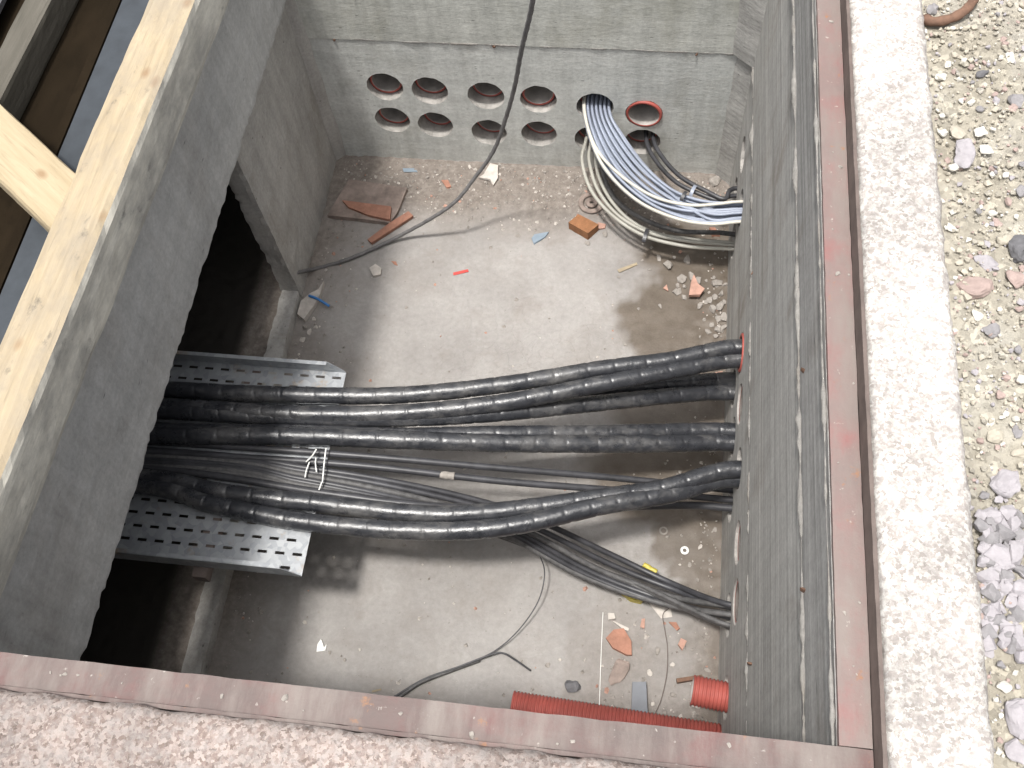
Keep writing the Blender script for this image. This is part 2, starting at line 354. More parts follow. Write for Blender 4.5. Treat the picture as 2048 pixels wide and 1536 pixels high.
# ------------------------------------------------------------------ setting: ground
GZ = 0.028
def dens(a, b, n): return list(np.linspace(a, b, n))
xs = [-60, -20, -8, -4.4, -3.4, -3.16] + dens(-3.0, .14, 12) + dens(.155, 1.25, 120) + [1.6, 2.5, 5, 12, 30, 60]
ys = [-60, -20, -8, -3, -1.2] + dens(-.6, 2.35, 300) + [2.62, 2.9, 3.4, 5, 9, 20, 60]
X, Y = np.meshgrid(xs, ys, indexing='ij'); Z = np.full_like(X, GZ)
for i in range(len(xs)):
    for j in range(len(ys)):
        x, y = xs[i], ys[j]
        if .15 < x < 1.26 and -.61 < y < 2.36:
            Z[i, j] += .012 * noise.fractal(Vector((x * 7, y * 7, 1)), 1, 2, 4) + .006 * noise.noise(Vector((x * 45, y * 45, 3))) - .004
            Z[i, j] += .004 * noise.noise(Vector((x * 110, y * 110, 5)))
idx = lambda i, j: i * len(ys) + j
F = []
for i in range(len(xs) - 1):
    for j in range(len(ys) - 1):
        cx, cy = (xs[i] + xs[i + 1]) / 2, (ys[j] + ys[j + 1]) / 2
        if -3.1 < cx < .147 and -.2 < cy < 2.55: continue
        F.append((idx(i, j), idx(i + 1, j), idx(i + 1, j + 1), idx(i, j + 1)))
ground = tag(mk('ground', np.stack([X, Y, Z], -1).reshape(-1, 3), F, M['dirt'], origin=np.zeros(3)), kind='structure')

# ------------------------------------------------------------------ pit floor with stains and painted shade
fx = np.arange(-3.0, .0601, .0125); fy = np.arange(-.05, L + .061, .0125)
X, Y = np.meshgrid(fx, fy, indexing='ij')
def blob(cx, cy, rx, ry, amp=.35, sc=7, soft=.12, off=0):
    o = np.zeros_like(X)
    for i in range(X.shape[0]):
        for j in range(X.shape[1]):
            dx, dy = (X[i, j] - cx) / rx, (Y[i, j] - cy) / ry; q = math.hypot(dx, dy)
            if q < 1.9:
                q += amp * noise.fractal(Vector((X[i, j] * sc, Y[i, j] * sc, off)), 1, 2, 3)
                o[i, j] = min(1, max(0, (1 - q) / soft + .5))
    return o
wet = np.maximum.reduce([blob(-.10, 1.62, .27, .22, .25, 9, .2, 1), blob(-.06, 1.88, .27, .16, .25, 8, .35, 2), blob(-.16, 1.02, .28, .2, .2, 7, .3, 3),
                         blob(-.12, 1.3, .26, .3, .3, 7, .3, 5) * .9, blob(-.06, .80, .15, .14, .5, 14, .3, 4) * .85, blob(-.02, 1.0, .09, .6, .5, 12, .4, 6) * .9])
dirt = np.zeros_like(X); scuff = np.zeros_like(X)
for i in range(X.shape[0]):
    for j in range(X.shape[1]):
        x, y = X[i, j], Y[i, j]
        n1 = noise.fractal(Vector((x * 5, y * 5, 9)), 1, 2, 4); n2 = noise.noise(Vector((x * 2.3, y * 2.3, 4)))
        e = max(1 - (-x) / .16 if x > -.3 else 0, (y - 1.88) / .22, 1 - (x + 1.56) / .22, 1 - y / .33 + .15 * (x + .7))
        if x > -.45: e = max(e, .85 - y / .75)
        dirt[i, j] = min(1, max(0, e + .35 * n1 + .12 * n2))
        scuff[i, j] = max(0, 1 - math.hypot((x + .7) / .5, (y - 1.4) / .45) + .2 * n1)
Z = np.full_like(X, -D)
for i in range(X.shape[0]):
    for j in range(X.shape[1]):
        Z[i, j] += (.002 + .006 * dirt[i, j]) * noise.fractal(Vector((X[i, j] * 30, Y[i, j] * 30, 2)), .8, 2, 4)
nf = len(fy); F = [(i * nf + j, (i + 1) * nf + j, (i + 1) * nf + j + 1, i * nf + j + 1) for i in range(len(fx) - 1) for j in range(nf - 1)]
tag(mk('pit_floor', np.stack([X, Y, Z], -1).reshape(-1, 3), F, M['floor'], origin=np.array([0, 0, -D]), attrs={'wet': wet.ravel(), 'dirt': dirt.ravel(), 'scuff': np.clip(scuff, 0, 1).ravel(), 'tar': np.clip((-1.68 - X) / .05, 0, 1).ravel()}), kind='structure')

# ------------------------------------------------------------------ walls with duct openings
def hole_wall(name, to3, u0, u1, v0, v1, holes, thick, mat, label):
    """flat wall in (u,v) with round openings, to3(u,v,depth) -> xyz"""
    bm = bmesh.new(); loops = []
    def loop(pts):
        vs = [bm.verts.new(p) for p in pts]
        for a, b_ in zip(vs, vs[1:] + vs[:1]): bm.edges.new((a, b_))
    rect = []
    for (a, b_, k) in (((u0, v0), (u1, v0), 30), ((u1, v0), (u1, v1), 14), ((u1, v1), (u0, v1), 30), ((u0, v1), (u0, v0), 14)):
        for q in range(k): rect.append((a[0] + (b_[0] - a[0]) * q / k, a[1] + (b_[1] - a[1]) * q / k, 0))
    loop(rect); NS = 40; rings = []
    for (cu, cv, r) in holes:
        o = rng.uniform(0, 90)
        ring = [(cu + r * (1 + .035 * noise.noise(Vector((math.cos(a) * 3 + o, math.sin(a) * 3, o)))) * math.cos(a),
                 cv + r * (1 + .05 * noise.noise(Vector((math.cos(a) * 4, math.sin(a) * 4 + o, o)))) * math.sin(a), 0) for a in np.linspace(0, 2 * np.pi, NS, endpoint=False)]
        loop(ring); rings.append((cu, cv, ring))
    bmesh.ops.triangle_fill(bm, use_beauty=True, use_dissolve=False, edges=bm.edges, normal=(0, 0, 1))
    bm.verts.ensure_lookup_table(); bm.verts.index_update()
    V = [v.co[:] for v in bm.verts]; F = [tuple(v.index for v in f.verts) for f in bm.faces
         if not any(math.hypot(f.calc_center_median()[0] - cu, f.calc_center_median()[1] - cv) < r * .8 for cu, cv, r in holes)]
    bm.free()
    mb = MB(); mb.add([to3(*p) for p in V], F)
    for cu, cv, ring in rings:                       # the bore of each opening
        bot = [(cu + (p[0] - cu) * .97, cv + (p[1] - cv) * .97, thick - .02) for p in ring]
        k = len(ring); mb.add([to3(*p) for p in ring + bot], [(i, (i + 1) % k, k + (i + 1) % k, k + i) for i in range(k)] + [tuple(range(k, 2 * k))], 1)
    c = [(u0, v0), (u1, v0), (u1, v1), (u0, v1)]
    mb.add([to3(a, b_, 0) for a, b_ in c] + [to3(a, b_, thick) for a, b_ in c], [(i, (i + 1) % 4, 4 + (i + 1) % 4, 4 + i) for i in range(4)] + [(4, 5, 6, 7)])
    o = mb.build(name, [mat, M['bore']]); bmx = bmesh.new(); bmx.from_mesh(o.data); bmesh.ops.recalc_face_normals(bmx, faces=bmx.faces); bmx.to_mesh(o.data); bmx.free()
    return tag(o, label, 'wall')

UPB = [(770, 174), (860, 182), (972, 192), (1077, 199), (1190, 214), (1288, 228)]
LOB = [(785, 240), (871, 250), (978, 265), (1078, 268), (1185, 278), (1285, 284)]
HB = []
for u, v in UPB + LOB: p = py(u, v, L); HB.append((p[0], p[2], .0665))
back = hole_wall('concrete_wall', lambda a, b_, d: (a, L + d, b_), -1.62, .25, -D - .05, ZJ1, HB, .32, M['wall_back'],
                 'pale concrete end wall with two rows of round duct openings')
mb = MB(); mb.box((-1.62, L - .003, ZJ1), (.25, L + .32, -.006)); mb.build('upper_ring', M['wall_upper'], back)

HR = [(2.06, -1.17), (1.86, -1.20), (1.27, -1.135), (1.105, -1.15), (.90, -1.15), (.68, -1.15), (.52, -1.165),
      (2.04, -1.36), (1.86, -1.39), (1.24, -1.31), (1.065, -1.295), (.865, -1.325), (.525, -1.325), (.30, -1.345), (.205, -1.47)]
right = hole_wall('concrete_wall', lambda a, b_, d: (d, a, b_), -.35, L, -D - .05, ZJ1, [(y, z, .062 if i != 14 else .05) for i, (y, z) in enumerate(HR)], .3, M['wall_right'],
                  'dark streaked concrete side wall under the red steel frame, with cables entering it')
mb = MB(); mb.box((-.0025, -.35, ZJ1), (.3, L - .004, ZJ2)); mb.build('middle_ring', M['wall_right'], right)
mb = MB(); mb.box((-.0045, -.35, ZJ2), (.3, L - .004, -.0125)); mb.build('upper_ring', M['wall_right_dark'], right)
def bead(name, p0, p1, nrm, w, parent, seed):
    """squeezed-out mortar along a joint: a ragged ridge"""
    p0, p1, nrm = map(np.array, (p0, p1, nrm)); n = int(np.linalg.norm(p1 - p0) / .006); V = []; k = 8
    up = np.array([0, 0, 1.0])
    for i in range(n + 1):
        c = p0 + (p1 - p0) * i / n; a = noise.fractal(Vector((i * .05, seed, 0)), .7, 2.2, 5)
        r = w * max(.1, .5 + 1.25 * a); dz = .006 * noise.noise(Vector((i * .04, seed + 9, 0)))
        for j in range(k):
            th = 2 * math.pi * j / k; rr = r * (1 + .4 * noise.noise(Vector((i * .3, j * 1.3, seed))))
            V.append(c + nrm * (math.cos(th) * rr * .8) + up * (math.sin(th) * rr + dz))
    F = [(i * k + j, i * k + (j + 1) % k, (i + 1) * k + (j + 1) % k, (i + 1) * k + j) for i in range(n) for j in range(k)]
    return mk(name, V, F, M['mortar'], parent, True)
bead('mortar_joint', (-.001, -.3, ZJ1), (-.001, L - .01, ZJ1), (-1, 0, 0), .0105, right, 1)
bead('mortar_joint', (-.006, -.3, ZJ2), (-.006, L - .01, ZJ2), (-1, 0, 0), .0095, right, 2)
bead('mortar_joint', (-.009, 0, -.016), (-.009, L - .01, -.016), (-1, 0, 0), .0045, right, 5)
bead('mortar_joint', (-1.4, L - .002, ZJ1), (-.01, L - .002, ZJ1), (0, -1, 0), .005, back, 3)
for (u, v, w_) in ((987, 93, .016), (1393, 108, .014), (668, 80, .012)):
    p = py(u, v, L - .004); V, F = rock_data(p, (w_, .008, w_ * .9)); mk('rusty_stub', V, F, M['rust'], back, False)
for (u, v, w_) in ((1610, 742, .02), (1611, 1183, .022), (1503, 1328, .02), (1505, 545, .014)):
    p = px(u, v, -.003); V, F = rock_data(p, (.006, w_ * 1.2, w_)); mk('rusty_stub', V, F, M['rust'], right, False)
def fillet(name, x, dx, y, z0, z1, w, mat, parent):      # splayed mortar fillet in a corner
    V = []; n = 40
    for i in range(n + 1):
        z = z0 + (z1 - z0) * i / n; q = w * (1 + .18 * noise.noise(Vector((z * 8, x, 3))))
        V += [(x + dx * q, y - .0005, z), (x + dx * q * .55, y - q * .42, z), (x + dx * .0005, y - q * .9, z), (x - dx * .03, y + .03, z)]
    F = [(i * 4 + j, i * 4 + (j + 1) % 4, i * 4 + 4 + (j + 1) % 4, i * 4 + 4 + j) for i in range(n) for j in range(4)]
    F += [(0, 1, 2, 3), (n * 4 + 3, n * 4 + 2, n * 4 + 1, n * 4)]
    return mk(name, V, F, mat, parent, False)
fillet('corner_fillet', -.0, -1, L, -D, ZJ1, .055, M['wall_right'], back)
fillet('corner_fillet', -.0, -1, L, ZJ1, -.02, .075, M['wall_right'], back)
fillet('corner_fillet', -W, 1, L, -D, ZL, .035, M['wall_left'], back)
fillet('corner_fillet', BX, 1, L - .003, ZL, -.02, .03, M['wall_left'], back)

# enclosing walls the photo only hints at (left chamber, near side)
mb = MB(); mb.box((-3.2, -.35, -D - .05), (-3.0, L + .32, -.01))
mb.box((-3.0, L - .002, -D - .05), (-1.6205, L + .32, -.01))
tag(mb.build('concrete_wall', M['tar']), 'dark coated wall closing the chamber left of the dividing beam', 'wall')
mb = MB(); mb.box((-3.0, -.35, -D - .05), (-.001, -.012, -.055))
tag(mb.build('concrete_wall', M['wall_left']), 'concrete wall under the nearest run of the red steel frame', 'wall')

# ------------------------------------------------------------------ dividing wall: beam, pier, sill
div = thing('dividing_wall', (-1.56, 1.1, -D), 'grey concrete dividing beam and pier beside the pit, timber lying on it', 'wall')
def rough_block(name, a, b, seg, amp, mat, parent, sc=14, smooth=False, edge=None):
    """box with gridded faces and slightly uneven surface and arrises"""
    a = np.array(a, float); b = np.array(b, float); n = [max(1, int(round((b[k] - a[k]) / seg))) for k in range(3)]
    bm = bmesh.new(); key = {}
    def vert(i, j, k):
        if (i, j, k) not in key:
            p = a + (b - a) * np.array([i / n[0], j / n[1], k / n[2]]); ext = sum([i in (0, n[0]), j in (0, n[1]), k in (0, n[2])])
            f = 1.0 if ext < 2 else (edge or 1.6)
            d = np.array([noise.noise(Vector(p * sc) + Vector((q * 9.1, 0, 0))) + .5 * noise.noise(Vector(p * sc * 3.1) + Vector((q * 5.1, 3, 0))) for q in range(3)])
            pull = 0
            if ext >= 2: pull = -abs(noise.noise(Vector(p * sc * 1.7))) * amp * f * np.sign(p - (a + b) / 2)
            key[(i, j, k)] = bm.verts.new(tuple(p + d * amp * .5 + pull))
        return key[(i, j, k)]
    for i in range(n[0]):
        for j in range(n[1]):
            bm.faces.new((vert(i, j, 0), vert(i, j + 1, 0), vert(i + 1, j + 1, 0), vert(i + 1, j, 0)))
            bm.faces.new((vert(i, j, n[2]), vert(i + 1, j, n[2]), vert(i + 1, j + 1, n[2]), vert(i, j + 1, n[2])))
    for i in range(n[0]):
        for k in range(n[2]):
            bm.faces.new((vert(i, 0, k), vert(i + 1, 0, k), vert(i + 1, 0, k + 1), vert(i, 0, k + 1)))
            bm.faces.new((vert(i, n[1], k), vert(i, n[1], k + 1), vert(i + 1, n[1], k + 1), vert(i + 1, n[1], k)))
    for j in range(n[1]):
        for k in range(n[2]):
            bm.faces.new((vert(0, j, k), vert(0, j, k + 1), vert(0, j + 1, k + 1), vert(0, j + 1, k)))
            bm.faces.new((vert(n[0], j, k), vert(n[0], j + 1, k), vert(n[0], j + 1, k + 1), vert(n[0], j, k + 1)))
    bm.verts.index_update(); V = [v.co[:] for v in bm.verts]; F = [tuple(v.index for v in f.verts) for f in bm.faces]; bm.free()
    return mk(name, V, F, mat, parent, smooth)
rough_block('beam', (-1.69, -.1, ZL), (BX, L - .004, ZB), .015, .0045, M['beam'], div, 18)
rough_block('pier', (-1.605, 1.60, -D - .02), (-W, L - .004, ZL), .02, .007, M['wall_left'], div, 13)
rough_block('sill', (-1.60, -.1, -D - .02), (-W, 1.60, -D + .05), .02, .006, M['wall_left'], div, 15)
mb = MB(); mb.box((-1.686, .0, ZB + .001), (-1.548, 2.2, ZB + .006)); mb.build('sealing_strip', M['strip'], div)  # dark sheet that paints shade onto the beam's concrete top

# ------------------------------------------------------------------ timbers and cover panel on the left
def timber(name, a, b_, wdt, hgt, mat, mats_fn=None, seg=.02, yaw=0, amp=.004, label='', cat='timber'):
    """sawn timber from a to b (bottom centreline), rounded uneven arrises"""
    a, b_ = np.array(a, float), np.array(b_, float); ax = b_ - a; ln = np.linalg.norm(ax); ax /= ln; up = np.array([0, 0, 1.0])
    sd = np.cross(ax, up); sd /= np.linalg.norm(sd); up = np.cross(sd, ax); n = int(ln / seg); prof = []
    k1, k2 = 7, 7; rr = .006
    for i in range(k1 + 1): prof.append((-wdt / 2 + wdt * i / k1, 0, 0))
    for i in range(1, k2 + 1): prof.append((wdt / 2, hgt * i / k2, 1))
    for i in range(1, k1 + 1): prof.append((wdt / 2 - wdt * i / k1, hgt, 2))
    for i in range(1, k2): prof.append((-wdt / 2, hgt - hgt * i / k2, 3))
    m_ = len(prof); V = []; F = []; FM = []
    for i in range(n + 1):
        s = ln * i / n
        for (x, z, f) in prof:
            corner = (abs(abs(x) - wdt / 2) < 1e-6) and (z < 1e-6 or abs(z - hgt) < 1e-6)
            q = noise.noise(Vector((s * 6, x * 20, z * 20 + ln))); q2 = noise.fractal(Vector((s * 16, x * 60, z * 60)), .8, 2, 4)
            k = 1 - ((.05 + .07 * max(0, noise.noise(Vector((s * 9, x * 9 + 4, z * 9))))) if corner else 0)
            V.append(a + ax * (s + (.006 * q2 if i in (0, n) else 0)) + sd * (x * k + amp * (q * .5 + q2 * .4)) + up * (hgt / 2 + (z - hgt / 2) * k + amp * (q * .4 + q2 * .3)))
    for i in range(n):
        for j in range(m_):
            F.append((i * m_ + j, i * m_ + (j + 1) % m_, (i + 1) * m_ + (j + 1) % m_, (i + 1) * m_ + j)); FM.append(prof[(j + 1) % m_][2] if j < m_ - 1 else 3)
    F.append(tuple(range(m_ - 1, -1, -1))); FM.append(2); F.append(tuple(n * m_ + j for j in range(m_))); FM.append(2)
    fm = [mats_fn(q) for q in FM] if mats_fn else None
    o = mk(name, V, F, mat, None, False, fmat=fm)
    R3 = Matrix((ax, -sd, up)).transposed(); o.data.transform(R3.transposed().to_4x4()); o.rotation_euler = R3.to_euler(); o.data.update()
    return tag(o, label, cat)
timber('timber_beam', (-1.502, .0, ZB + .008), (-1.45, 1.9, ZB + .008), .118, .137, [M['pine'], M['pine_dirty']], lambda q: 1 if q == 1 else 0,
       label='long pale pine timber with mud-stained side lying along the concrete beam')
b0 = np.array([-1.47, .885, -.185]); bd = np.array([-.80, .60, 0]); bd /= np.linalg.norm(bd)
timber('timber_brace', b0, b0 + bd * .85, .125, .08, M['pine_brace'], label='clean pine board with dark knots butting diagonally against the long timber', amp=.002)
pan = thing('cover_panel', (-2.1, 1.1, -.36), 'dark brown plywood cover panel with grey rib, left of the long timber', 'cover panel')
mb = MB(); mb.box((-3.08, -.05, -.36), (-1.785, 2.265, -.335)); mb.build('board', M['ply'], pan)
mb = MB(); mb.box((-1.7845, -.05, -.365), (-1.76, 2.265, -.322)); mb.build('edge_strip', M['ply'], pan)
mb = MB(); mb.box((-1.7595, .29, -.352), (-1.6935, 1.06, -.328)); mb.build('filler_board', M['ply'], pan)  # board added to keep light from the gap off the tray
o = timber('rib', (-1.985, .05, -.334), (-1.905, 2.15, -.334), .075, .09, M['pine_grey'], amp=.003)
for k in ('label', 'category'):
    if k in o: del o[k]
o.location = Vector(o['_o']) - Vector((-2.1, 1.1, -.36)); o.parent = pan
mb = MB(); mb.box((-3.0, .02, -.30), (-2.06, 2.2, -.285)); tag(mb.build('rubber_mat', M['st_dark']), 'dark grey mat on the cover panel in the far left corner', 'mat')  # added flat sheet standing in for rough grey ground

# ------------------------------------------------------------------ steel frame and granite kerbs
fr = thing('steel_frame', (-.6, 1.0, -.012), 'faded red steel angle frame rimming the pit opening', 'frame')
def strip_grid(name, a, b, mat, parent, seg=.02, amp=.0012): return rough_block(name, a, b, seg, amp, mat, parent, 22, False, 1.2)
strip_grid('ledge', (-.004, -.001, -.012), (.043, 2.45, 0), M['steel_red'], fr)
strip_grid('ledge', (-2.95, -.05, -.0118), (.043, -.0015, -.0002), M['steel_muddy'], fr)
strip_grid('upstand', (.0435, -.05, -.012), (.0505, 2.45, .043), M['steel_dark'], fr)
strip_grid('upstand', (-2.95, -.0575, -.0122), (.0504, -.0505, .006), M['steel_muddy'], fr)
# dried mortar and dirt crumbs on the ledge
mb = MB()
for _ in range(26):
    if random.random() < .5: c = (random.uniform(.004, .04), random.uniform(0, 1.6), .0005)
    else: c = (random.uniform(-1.25, 0), random.uniform(-.046, -.006), .0005)
    s = random.choice([.003, .004, .006, .009]); V, F = rock_data(c, (s, s * 1.4, s * .6)); mb.add(V, F)
o = mb.build('mortar_crumbs', M['rubble']); tag(o, 'pale mortar crumbs scattered along the red steel ledge', 'crumbs', kind='stuff')

def kerb(name, x0, x1, y0, y1, ztop, mat, label, lx):
    n1 = int((x1 - x0) / .008); n2 = int((y1 - y0) / .008); V = []; F = []
    def P(i, j):
        x = x0 + (x1 - x0) * i / n1; y = y0 + (y1 - y0) * j / n2; z = ztop
        u = min(x - x0, x1 - x) if lx else min(y - y0, y1 - y)
        z -= .010 * max(0, 1 - u / .018) ** 2
        z += .004 * noise.fractal(Vector((x * 14, y * 14, 0)), 1, 2, 3) + .003 * noise.noise(Vector((x * 70, y * 70, 1))) + .0016 * noise.noise(Vector((x * 160, y * 160, 1)))
        e = .004 * noise.fractal(Vector((x * 20, y * 20, 7)), .8, 2, 3)
        if lx and i in (0, n1): x += e
        if not lx and j in (0, n2): y += e
        return (x, y, z)
    for i in range(n1 + 1):
        for j in range(n2 + 1): V.append(P(i, j))
    q = lambda i, j: i * (n2 + 1) + j
    for i in range(n1):
        for j in range(n2): F.append((q(i, j), q(i + 1, j), q(i + 1, j + 1), q(i, j + 1)))
    per = [q(i, 0) for i in range(n1)] + [q(n1, j) for j in range(n2)] + [q(i, n2) for i in range(n1, 0, -1)] + [q(0, j) for j in range(n2, 0, -1)]
    b0_ = len(V); V += [(V[p][0], V[p][1], -.2) for p in per]; k = len(per)
    F += [(per[i], b0_ + i, b0_ + (i + 1) % k, per[(i + 1) % k]) for i in range(k)] + [tuple(range(b0_, b0_ + k))]
    return tag(mk(name, V, F, mat, None, True), label, 'kerb')
kerb('granite_kerb', .0515, .192, -.5, 2.45, .047, M['granite'], 'bright speckled granite kerb running between red frame and gravel', True)
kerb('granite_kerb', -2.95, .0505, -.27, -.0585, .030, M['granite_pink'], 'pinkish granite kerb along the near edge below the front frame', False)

# ------------------------------------------------------------------ ducts in the wall openings
def duct(c, axis, rec, tilt, label, group, r=.058, ln=.2, inn=None):
    """red corrugated pipe end set back in an opening; axis points into the wall"""
    ax = np.array(axis, float); ax = ax + np.array([tilt[0], tilt[1] if abs(ax[1]) < .5 else 0, tilt[1]]) ; ax /= np.linalg.norm(ax); p0 = np.array(c) + ax * rec
    n = 40; s = np.linspace(0, ln, n); path = p0 + ax * s[:, None]
    V, F, uv = tube_data(path, r, 28, lambda q, th: 1 + .03 * np.sin(q / .0045), caps=False)
    Vi, Fi, _ = tube_data(path, r * .87, 28, None, caps=False); k = len(V)
    F = list(F) + [tuple(reversed([i + k for i in f])) for f in Fi] + [(j, k + j, k + (j + 1) % 28, (j + 1) % 28) for j in range(28)]
    fm = [0] * (39 * 28) + [1] * (39 * 28) + [0] * 28 + [1]
    F.append(tuple(k + (n - 1) * 28 + j for j in range(28)))
    o = mk('duct_pipe', np.vstack([V, Vi]), F, [M['duct'], inn or M['duct_in']], None, True, fmat=fm); return tag(o, label, 'duct', group)
names = ['first from the left', 'second from the left', 'third from the left', 'fourth, right of hanging cable', 'fifth, with grey bundle', 'sixth, bright red flush rim']
names2 = ['first from the left', 'second from the left', 'third, behind hanging cable', 'fourth from the left', 'fifth, with beige cables', 'sixth, with dark cables']
REC = [.03, .045, .055, .028, .05, -.004, .035, .06, .05, .05, .05, .05]
for i, (hx, hz, hr) in enumerate(HB):
    lab = ('red duct end, upper row of the end wall, ' + names[i]) if i < 6 else ('red duct end, lower row of the end wall, ' + names2[i - 6])
    duct((hx, L, hz), (0, 1, 0), REC[i], (random.uniform(-.08, .08), random.uniform(-.06, .08)), lab, 'duct ends in the end wall', r=.0635 if i == 5 else .059)
rl = {0: 'red duct end high in side wall nearest the end wall', 1: 'red duct end in side wall holding the grey bundle', 2: 'red duct end in side wall around the uppermost black cable pair',
      3: 'red duct end in the empty side-wall opening between the black cable pairs', 4: 'red duct end in side wall around the lowest heavy cable pair', 5: 'red duct end in the empty side-wall opening nearest the white ring',
      6: 'red duct end in the empty side-wall opening above the thin cable fan', 7: 'red duct end low in side wall nearest the end wall', 8: 'red duct end low in side wall holding the beige cables',
      9: 'red duct end in side wall around the second black cable pair', 10: 'red duct end in side wall around the middle black cable pair', 11: 'red duct end in side wall around the single thin cable', 12: 'red duct end in side wall around the thin cable fan'}
for i, lab in rl.items():
    y, z = HR[i]; duct((0, y, z), (1, 0, 0), {2: -.004, 3: .006, 5: .008, 6: .004}.get(i, .03), (0, 0), lab, 'duct ends in the side wall', r=.058, inn=M['duct_dark'])

def corr(name, a, b_, r, label):
    a, b_ = np.array(a, float), np.array(b_, float); ln = np.linalg.norm(b_ - a); n = int(ln / .0018); path = a + (b_ - a) * np.linspace(0, 1, n)[:, None]
    V, F, uv = tube_data(path, r, 32, lambda q, th: 1 + .045 * np.clip(np.sin(q * 2 * np.pi / .0105) * 1.6, -1, 1), caps=False)
    Vi, Fi, _ = tube_data(path[::6], r * .88, 32, None, caps=False); k = len(V); n2 = len(path[::6])
    Fr = [(j, k + j, k + (j + 1) % 32, (j + 1) % 32) for j in range(32)]
    F2 = [tuple(reversed([i + k for i in f])) for f in Fi]
    o = mk(name, np.vstack([V, Vi]), list(F) + F2 + Fr, [M['duct'], M['duct_in']], None, True, fmat=[0] * len(F) + [1] * len(F2) + [0] * len(Fr))
    return tag(o, label, 'pipe')
p1 = np.array([.14, .205, -1.488])
corr('corrugated_pipe', pz(1024, 1412, -1.488), p1, .042, 'long red corrugated pipe on the pit floor along the near frame')
q0 = px(1383, 1395, -.085); corr('corrugated_pipe', (-.092, .312, -1.345), (.12, .292, -1.345), .040, 'short red corrugated pipe stub sticking out of the side wall')

# ------------------------------------------------------------------ cable tray
tray = thing('cable_tray', (-1.5, .76, ZT - .12), 'galvanised perforated cable tray carrying the black cables into the dark', 'cable tray')
TX1 = -1.172; TX0 = -2.9; TY0, TY1 = .455, 1.085
def slotted_sheet():
    mb = MB(); pitch = .05; sl_l, sl_w = .027, .0085; rows = 16; rw = (TY1 - TY0) / rows; ncol = int((TX1 - TX0) / pitch)
    for r in range(rows):
        y0 = TY0 + r * rw; y1 = y0 + rw; ym = (y0 + y1) / 2; off = 0 if r % 2 else pitch / 2
        xe = [TX1]; x = TX1 - .012 - off
        if off == 0: pass
        segs = []; cur = TX1
        while x - sl_l > TX0:
            segs.append((x - sl_l, x)); x -= pitch
        for z, fl_ in ((ZT, 0), (ZT - .0015, 1)):
            def quad(xa, xb, ya, yb):
                f = (0, 1, 2, 3) if not fl_ else (3, 2, 1, 0); mb.add([(xa, ya, z), (xb, ya, z), (xb, yb, z), (xa, yb, z)], [f])
            quad(TX0, TX1, y0, ym - sl_w / 2); quad(TX0, TX1, ym + sl_w / 2, y1); cur = TX1
            for (a, b_) in segs: quad(b_, cur, ym - sl_w / 2, ym + sl_w / 2); cur = a
            quad(TX0, cur, ym - sl_w / 2, ym + sl_w / 2)
    mb.add([(TX1, TY0, ZT - .0015), (TX1, TY1, ZT - .0015), (TX1, TY1, ZT), (TX1, TY0, ZT)], [(0, 1, 2, 3)])
    return mb.build('tray_base', M['galv'], tray)
slotted_sheet()
for y, s in ((TY0, -1), (TY1, 1)):
    mb = MB(); t_ = .0016; ya, yb = (y - t_, y) if s < 0 else (y, y + t_)
    pr = [(TX0, ZT), (TX1 - .001, ZT), (TX1 - .004, ZT + .012), (TX1 - .045, ZT + .06), (TX0, ZT + .06)]
    k = len(pr); mb.add([(x, ya, z) for x, z in pr] + [(x, yb, z) for x, z in pr], [tuple(range(k)), tuple(range(2 * k - 1, k - 1, -1))] + [(i, k + i, k + (i + 1) % k, (i + 1) % k) for i in range(k)])
    lip = -s * .011; mb.box((TX0, min(y, y + lip), ZT + .0601), (TX1 - .046, max(y, y + lip), ZT + .0618))
    mb.build('side_flange', M['galv'], tray)
mb = MB()
mb.box((-1.48, TY0 - .03, ZT - .045), (-1.44, TY1 + .03, ZT - .004)); mb.build('support_arm', M['steel_dark'], tray)

# ------------------------------------------------------------------ heavy black cables
def ridge(pitch, skew, depth=.07, wid=.10):
    def f(s, th):
        ph = (s / pitch + skew * np.cos(th) + .06 * np.sin(s * 31)) % 1.0; d = np.minimum(ph, 1 - ph)
        return 1 - depth * np.exp(-(d / wid) ** 2 * 3) + .012 * np.sin(np.pi * ph) ** .6 + .012 * np.sin(s * 43 + th * 2) + .008 * np.sin(s * 160 + th * 3)
    return f
def cpath(pts):
    """[(u,v,z) or ('x',u,v,x)] -> points"""
    return [px(p[1], p[2], p[3]) if p[0] == 'x' else pz(*p) if len(p) == 3 and not isinstance(p, np.ndarray) else p for p in pts]
RB = .0252
def heavy(pts, label, grp, r=RB, seed=0, pitch=.078):
    o = tube('power_cable', cpath(pts), r, M['cable'], None, 16, .0035, ridge(pitch * (1 + .05 * ((seed * 3) % 4)), .10 + .03 * (seed % 3), .055, .075)); return tag(o, label, 'cable', grp)
zt = ZT + .0265; A3 = lambda x, y, z: np.array([x, y, z])
G1 = 'heavy black cables crossing the pit'
heavy([A3(-2.4, .98, zt), (330, 778, zt), (600, 790, zt), (800, 790, -1.082), (1000, 770, -1.09), (1200, 738, -1.105), (1340, 720, -1.115), A3(-.03, 1.275, -1.118), A3(.12, 1.275, -1.125)],
      'topmost heavy black cable, farthest from the viewer, entering the red-rimmed opening', G1, seed=1)
heavy([A3(-2.4, .90, zt), (330, 812, zt), (600, 828, zt), (800, 826, -1.082), (1000, 806, -1.09), (1180, 772, -1.10), (1330, 744, -1.118), A3(-.03, 1.245, -1.14), A3(.12, 1.25, -1.14)],
      'second heavy black cable, twisting against the topmost one', G1, seed=2)
